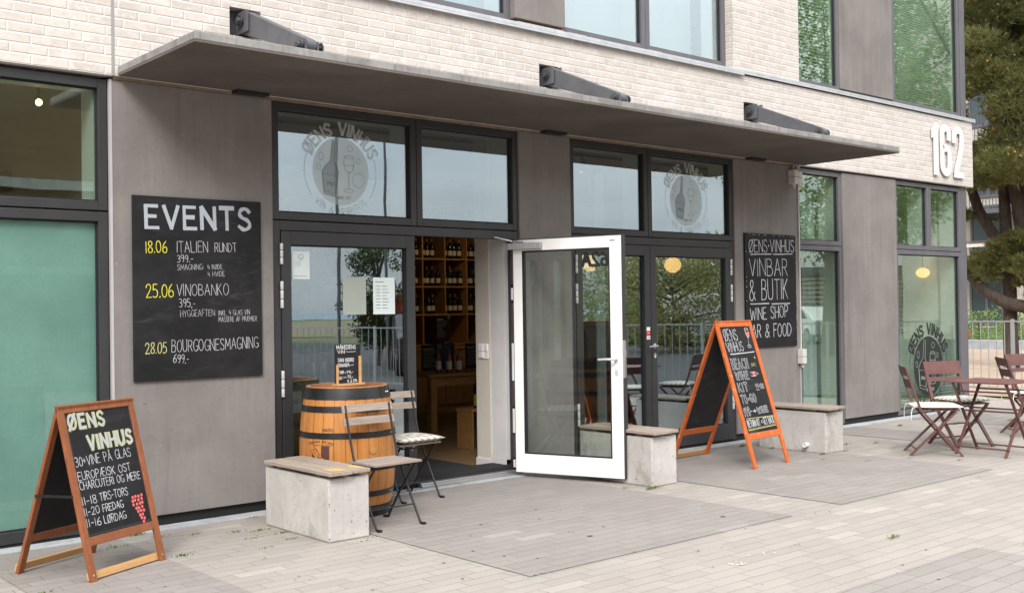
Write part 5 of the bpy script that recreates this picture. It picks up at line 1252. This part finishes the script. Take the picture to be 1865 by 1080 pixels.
# pine
t=thing('pine_tree','large dark pine with several leaning trunks beyond the railing','tree',(24.5,3.4,0))
def tk(b,P,r): b.tube([(p[0],p[1]-3.4,p[2]) for p in P],r,10)
b=MB(); rn=random.Random(21)
tk(b,[(0,3.70,0),(0,3.72,.9),(0.1,3.76,1.7),(.1,3.80,2.5),(.2,3.9,4.2),(.2,3.8,6.5),(.1,3.5,9)],[.17,.155,.15,.14,.12,.09,.04])
tk(b,[(.3,2.95,0),(.25,3.1,1.0),(.2,3.30,2.4),(.15,3.48,3.8),(.1,3.75,5.2),(.2,3.9,7.5),(.3,3.6,10)],[.30,.27,.25,.23,.19,.12,.04])
tk(b,[(.15,3.42,2.5),(.05,3.75,2.75),(0,4.08,3.05),(-.1,4.35,3.6),(-.1,4.62,4.5),(0,4.8,5.6)],[.15,.14,.13,.12,.10,.06])
tk(b,[(.25,3.0,1.15),(-.1,3.35,1.38),(-.2,3.70,1.46),(-.2,4.15,1.72),(-.2,4.58,2.15),(-.2,4.95,2.35)],[.17,.15,.14,.12,.10,.05])
tk(b,[(0,3.95,3.4),(-.2,4.5,3.55),(-.3,5.0,3.7)],[.07,.06,.03]); tk(b,[(.1,3.6,3.2),(.0,3.2,3.5),(-.1,2.6,4.2)],[.05,.04,.02]); tk(b,[(.2,3.8,5),(.2,2.6,5.8),(.2,1.2,6.4)],[.10,.07,.03]); tk(b,[(.2,3.8,6),(.0,4.8,6.8),(.0,5.6,7.2)],[.08,.06,.03])
tk(b,[(.2,3.8,4.4),(-.4,4.6,5.3),(-.6,5.4,5.9)],[.08,.06,.02]); tk(b,[(.2,3.7,5.0),(-.5,3.3,6.0),(-1.0,3.0,7.0)],[.08,.06,.02])
b.build('trunk',M['bark'],t,smooth=True)
cl=[]
for k in range(370):
    z=rn.uniform(4.2,12.2); w=3.3*(1-((z-8)/5.2)**2)**.5; a=rn.uniform(0,6.28); q=math.sqrt(rn.uniform(.05,1))*w
    p=(q*math.cos(a)*.8-.35,q*math.sin(a)*.95+.35,z); 
    if 4.5<z<5.9 and rn.random()<.72: continue
    cl.append((p,rn.uniform(.32,.62)))
for (y,z,r,n) in ((4.6,2.35,.22,4),(4.25,2.25,.24,5),(3.9,2.3,.26,6),(3.75,2.75,.2,4),(3.45,2.3,.2,4),(3.3,2.85,.2,4),(4.75,3.45,.16,3),(4.0,4.4,.32,6),(3.4,4.6,.35,6),(4.6,4.65,.3,5),(2.6,4.2,.35,6),(3.3,1.75,.16,2)):
    for k in range(n): cl.append(((rn.uniform(-.5,.1),y-3.4+rn.gauss(0,.14),z+rn.gauss(0,.09)),r*rn.uniform(.7,1.1)))
V=[];F=[];CV=[];CF=[]
for (c,r) in cl:
    for k in range(int(40+520*r*r)):
        while True:
            x,y,z=(rn.uniform(-1,1) for _ in range(3)); l=x*x+y*y+z*z
            if .1<l<1: break
        p=Vector((c[0]+x*r,c[1]+y*r,c[2]+z*r*.6)); ax=Vector((x,y,z*.6+.55)).normalized()
        for j in range(7):
            d=(ax*1.0+Vector((rn.gauss(0,.62),rn.gauss(0,.62),rn.gauss(0,.5)))).normalized(); s=d.cross(Vector((rn.random(),rn.random(),rn.random()))).normalized()*.011; L=rn.uniform(.11,.2)
            i=len(V); V+=[tuple(p-s),tuple(p+s),tuple(p+d*L)]; F.append((i,i+1,i+2))
        if rn.random()<.045 and z>-.2:
            q=p+ax*.05; i=len(CV); e=.035
            CV+=[tuple(q+Vector(o)*e) for o in ((1,0,0),(0,1,0),(-1,0,0),(0,-1,0),(0,0,1.3),(0,0,-1))]; CF+=[(i,i+1,i+4),(i+1,i+2,i+4),(i+2,i+3,i+4),(i+3,i,i+4),(i+1,i,i+5),(i+2,i+1,i+5),(i+3,i+2,i+5),(i,i+3,i+5)]
for nm,v_,f_,m in (('crown',V,F,M['needles']),('cones',CV,CF,M['cones'])):
    me=bpy.data.meshes.new(nm); me.from_pydata(v_,[],f_); me.update(); me.materials.append(m); o=bpy.data.objects.new(nm,me); COL.objects.link(o); o.parent=t
# garden bank behind
gw=thing('garden_wall','low pale concrete edging wall in front of the green bank','wall',(34,9,0)); MB().box(-.2,.2,-12,9,0,.28).build('edging',M['plinth'],gw,bevel=.01); MB().box(-.35,-.205,-12,9,0,.02).build('kerb_step',M['plinth'],gw)
for i,(x,y,h,w,lab) in enumerate(((35.6,11.2,1.7,1.8,'tallest green shrub on the bank beside the building corner'),(35.4,9.7,1.2,1.6,'bright green shrub on the bank in the middle'),(35.2,8.4,1.0,1.5,'low green shrub on the bank left of the pine trunk'),(35.5,7.0,1.3,1.6,'green shrub on the bank right of the pine trunk'),(36.6,8.9,1.5,1.6,'yellow-green shrub at the top of the bank by the house window'),(35.6,5.4,1.1,1.8,'green shrub on the bank at the picture edge'))):
    s_=thing('garden_shrub',lab,'shrub',(x,y,.1),0,'shrubs on the garden bank'); rn=random.Random(50+i)
    leafmesh('foliage',M['leaf'] ,[((rn.uniform(-w/3,w/3),rn.uniform(-w/2.4,w/2.4),rn.uniform(.15,.8)*h),rn.uniform(.25,.45)) for _ in range(12)],420,.10,s_,seed=60+i); MB().tube([(0,0,-.1),(0,.03,h*.6)],[.05,.02],6).build('stem',M['bark2'],s_)
b=MB().add([(34.2,-3,.02),(41.8,-3,.5),(41.8,18,.5),(34.2,18,.02)],[(0,1,2,3)]); o=b.build('grass_bank',vary('bank_grass',(.085,.15,.03),(.06,.11,.022),.95,2,0,.02,30,obj=False)); o['kind']='structure'

# ------------------------------------------------------------------ housing block behind the pine
t=thing('apartment_house','pale brick apartment house with dark windows and railed balconies behind the pine','building',(42,8,0))
MB().box(0,9,-24,26,0,16).build('brick_wall',m_brick('pale_grey_brick','yz',(.56,.50,.45),(.44,.38,.335),(.62,.58,.54)),t)
for (y,z,w,h) in ((4.55,.6,1.35,2.2),(1.6,.6,1.9,2.2),(4.4,3.1,1.5,2.2),(1.4,3.1,1.9,2.2),(4.4,5.6,1.5,2.2),(1.4,5.6,1.9,2.2),(4.4,8.4,1.5,2.2),(-2,.6,1.9,2.2),(-2,3.1,1.9,2.2),(-2,5.6,1.9,2.2),(1.4,8.4,1.9,2.2)):
    b=MB(); 
    for (a0,a1,c0,c1) in ((y-w/2,y-w/2+.09,z,z+h),(y+w/2-.09,y+w/2,z,z+h),(y-.05,y+.05,z+.09,z+h-.09),(y-w/2+.09,y+w/2-.09,z,z+.09),(y-w/2+.09,y+w/2-.09,z+h-.09,z+h)): b.box(-.06,.02,a0,a1,c0,c1)
    wn=b.build('window',M['frame_light'],t); MB().box(-.03,-.01,y-w/2+.05,y+w/2-.05,z+.05,z+h-.05).build('pane',m_simple('dark_blue_glass',(.05,.075,.09),.08) if 'dark_blue_glass' not in bpy.data.materials else bpy.data.materials['dark_blue_glass'],wn)
for (y0,y1,z) in ((3.0,5.6,2.80),(2.2,5.5,5.05),(-1.5,1.2,5.05),(2.2,5.5,7.7)):
    b=MB().box(-1.3,-.001,y0,y1,z-.18,z); ba=b.build('balcony',M['bracket'],t); b=MB()
    for i in range(int((y1-y0)/.13)+1): b.box(-1.28,-1.255,y0+.02+i*.13,y0+.045+i*.13,z+.001,z+1.0)
    for i in range(9): b.box(-1.20+i*.13,-1.175+i*.13,y1-.03,y1-.005,z+.001,z+1.0)
    b.box(-1.29,-1.245,y0,y1,z+1.001,z+1.04); b.build('balustrade',M['bracket'],ba)
pl=thing('balcony_planter','red and white planter box hanging on the lower balcony railing','planter',(40.68,12.35,3.62)); MB().box(-.12,.0,-.40,.40,-.02,.10).build('planter_box',M['plastic'],pl,bevel=.01); MB().box(-.125,.005,-.41,.41,.101,.125).build('planter_rim',m_simple('faded_pink_rim',(.55,.25,.22),.6),pl)

# ------------------------------------------------------------------ street opposite, seen mirrored in the glass
def car(label,x,y,rz,m,prof,win,wheels,w=1.75,group='vehicles parked across the street'):
    t=thing('parked_car',label,'car',(x,y,0),rz,group); f=lambda u,v,d:(u,d,v)
    MB().prism(prof,f,-w/2,w/2).build('body',m,t,bevel=.07,seg=3)
    for s in (-1,1):
        for P in win: MB().prism(P,f,s*(w/2+.004),s*(w/2-.03)).build('side_window',M['dark'],t)
        for u in wheels:
            T=Matrix.Translation((u,s*(w/2-.10),.31))@Matrix.Rotation(R(90),4,'X'); k=MB().lathe([(.19,-.11),(.31,-.10),(.31,.10),(.19,.11)],20); wh=MB().add(k.v,k.f,T).build('wheel',M['hoop'],t,smooth=True)
            k=MB().lathe([(.05,-.115),(.19,-.112),(.19,.112),(.05,.115)],16); MB().add(k.v,k.f,T).build('rim',M['steel'],wh)
    return t
CARP=[(-2.0,.35),(2.05,.35),(2.1,.62),(2.0,.80),(1.15,.93),(.45,1.38),(-.9,1.42),(-1.7,1.0),(-2.05,.92)]
CARW=[[(-1.35,.96),(-.85,1.32),(-.25,1.33),(-.25,.96)],[(-.17,.96),(-.17,1.33),(.38,1.31),(.92,.96)]]
VANP=[(-2.4,.35),(2.35,.35),(2.4,.85),(2.2,1.10),(1.55,1.25),(1.1,1.9),(-2.35,1.95),(-2.42,1.2)]
VANW=[[(.55,1.22),(.55,1.75),(1.02,1.75),(1.4,1.22)],[(-.4,1.22),(-.4,1.75),(.45,1.75),(.45,1.22)]]
wp=m_simple('white_car_paint',(.75,.75,.74),.25); dp=m_simple('dark_car_paint',(.03,.032,.037),.22); rp=m_simple('red_truck_paint',(.36,.02,.018),.3)
car('white van mirrored in the right closed door',33.0,-20.6,R(-60),wp,VANP,VANW,(-1.45,1.45)); car('white estate car mirrored in the narrow window',36.5,-16.6,R(-55),wp,CARP,CARW,(-1.3,1.3)); car('dark car mirrored in the fixed door glass',15.6,-13.6,R(-58),dp,CARP,CARW,(-1.3,1.3)); car('red van mirrored at the edge of the fixed door glass',19.2,-18.6,R(-50),rp,VANP,VANW,(-1.45,1.45),1.9)
for i,(x,y,lab) in enumerate(((13.7,-14.6,'thin dark lamp post mirrored left of the sheets on the fixed door glass'),(15.6,-15.4,'thin dark lamp post mirrored above the opening hours sheet'))):
    t=thing('street_lamp',lab,'lamp post',(x,y,0),0,'lamp posts across the street'); MB().tube([(0,0,0),(0,0,7.5)],[.045,.03],10).build('pole',M['bracket'],t,smooth=True); MB().tube([(0,0,7.4),(.4,.2,7.6),(.9,.45,7.62)],.03,8).build('arm',M['bracket'],t); MB().box(.7,1.2,.3,.55,7.56,7.66).build('lamp_housing',M['bracket'],t,bevel=.02)
t=thing('slatted_shed','long grey timber shed with horizontal slats mirrored in the corner window','shed',(48,-18.2,0),R(-117))
b=MB()
for i in range(13): b.box(-6,6,-.03,.0,.25+i*.22,.40+i*.22)
b.build('slat_wall',M['greywood'],t); MB().box(-6,6,.15,.2,0,3.0).build('dark_lining',M['dark'],t); MB().box(-6.1,6.1,-.2,3.0,3.02,3.30).build('roof',M['bracket'],t); MB().box(-6,6,2.6,2.7,0,3.11).build('rear_wall',M['brownwall'],t)
for x in (-6,-2,2,6): MB().box(x-.07,x+.07,.001,.14,0,3.115).build('post',M['bracket'],t)

# ------------------------------------------------------------------ weeds between the pavers and scattered specks
b=MB(); rn=random.Random(5)
def tuft(x,y,r,n,h):
    for k in range(n):
        a=rn.uniform(0,6.28); q=rn.uniform(0,r); px,py=x+q*math.cos(a)*1.6,y+q*math.sin(a)*.35; d=rn.uniform(0,6.28); L=rn.uniform(.4,1)*h; w=rn.uniform(.0018,.0035)
        lx,ly=math.cos(d)*L*.8,math.sin(d)*L*.8; i=len(b.v)
        b.v+=[(px-ly*.0-w,py,.004),(px+w,py,.004),(px+lx*.5+w,py+ly*.5,L*.55),(px+lx*.5-w,py+ly*.5,L*.55),(px+lx,py+ly,L*.6)]; b.f+=[(i,i+1,i+2,i+3),(i+3,i+2,i+4)]
for (x,y,n,h) in ((2.86,-.16,26,.055),(2.95,-.33,16,.03),(2.62,-.45,14,.04),(2.84,-.98,26,.045),(3.15,-.42,16,.03),(3.42,-.55,18,.03),(3.55,-.62,26,.03),(3.62,-.80,22,.03),(3.40,-.82,14,.025),(3.58,-1.02,16,.025),(3.3,-1.15,12,.025),(3.98,-1.36,12,.025),(3.86,-1.42,10,.02),(2.1,-.55,16,.035),(1.98,-.62,12,.03),(1.9,-1.3,14,.035),(3.75,-.16,14,.03),(6.66,-1.40,34,.05),(6.74,-1.40,30,.05),(6.55,-1.22,16,.03),(9.35,-.30,34,.07),(8.75,-.22,24,.05),(8.15,-.16,24,.05),(9.43,-.62,22,.04),(9.40,-1.25,40,.04),(9.75,-1.28,26,.035),(9.1,-1.45,16,.03),(9.3,-1.8,16,.03),(10.2,-1.0,22,.045),(10.55,-1.15,20,.04),(10.3,-1.5,16,.03),(11.4,-.17,26,.05),(9.7,-2.0,14,.03),(9.9,-2.4,18,.03),(6.35,-3.75,30,.05),(5.72,-3.45,8,.02),(12.2,-.5,30,.05),(12.8,-.9,26,.05),(4.06,-2.86,12,.02),(4.9,-2.87,10,.02),(13.6,-1.2,30,.06)): tuft(x,y,.05,n,h)
b.build('weeds',M['grass'],None,fix=False)['kind']='stuff'
b=MB()
for k in range(150):
    x=rn.uniform(2,12); y=rn.uniform(-5,-.4); s=rn.uniform(.003,.011); n=6; i=len(b.v)
    b.v+=[(x+s*math.cos(6.28*j/n)*rn.uniform(.6,1.5),y+s*math.sin(6.28*j/n)*rn.uniform(.6,1.2),.0065) for j in range(n)]; b.f.append(tuple(range(i,i+n)))
for (x,y,s) in ((5.02,-2.35,.022),(5.3,-2.2,.012),(6.15,-2.55,.022),(4.75,-1.55,.014),(5.4,-1.4,.012)):
    i=len(b.v); b.v+=[(x+s*math.cos(6.28*j/9),y+s*.8*math.sin(6.28*j/9),.0068) for j in range(9)]; b.f.append(tuple(range(i,i+9)))
b.build('litter_specks',m_simple('dark_gum_specks',(.07,.06,.05),.9),None,fix=False)['kind']='stuff'
b=MB()
for (cx,cy_,n_) in ((5.1,-3.5,9),(5.35,-3.45,5),(4.4,-3.9,4)):
    for k in range(n_):
        x=cx+rn.gauss(0,.05); y=cy_+rn.gauss(0,.03); s=rn.uniform(.004,.011); i=len(b.v); b.v+=[(x+s*math.cos(6.28*j/6)*rn.uniform(.5,1.6),y+s*math.sin(6.28*j/6)*rn.uniform(.5,1.2),.0068) for j in range(6)]; b.f.append(tuple(range(i,i+6)))
b.build('litter_crumbs',M['signwhite'],None,fix=False)['kind']='stuff'

t=thing('timber_block','brown timber-clad block with pale band mirrored in the left windows','building',(-6,-38,0))
MB().box(-24,26,-14,0,0,13).build('timber_wall',M['brownwall'],t)
MB().box(-24,26.1,.001,.5,6.6,7.0).build('pale_band',M['plinth'],t); MB().box(-24,26.1,.001,.35,3.2,3.5).build('pale_band',M['plinth'],t)
for x in (-18,-12,-6,0): 
    for z in (.8,4.1,8.0): MB().box(x-.8,x+.8,.001,.05,z,z+1.8).build('window',bpy.data.materials['dark_blue_glass'],t)

spot('added unseen spotlight deep in the shop, brightening the wine rack',9.9,4.1,3.0,260,2.9)  # unseen lamp added to lift the dark interior around the wine rack
t=thing('ceiling_track','second black lighting track deeper inside the shop','light track',(8.0,3.75,3.145)); MB().box(-3.6,2.6,-.20,.18,-.012,.014).build('rail',M['blackmetal'],t)
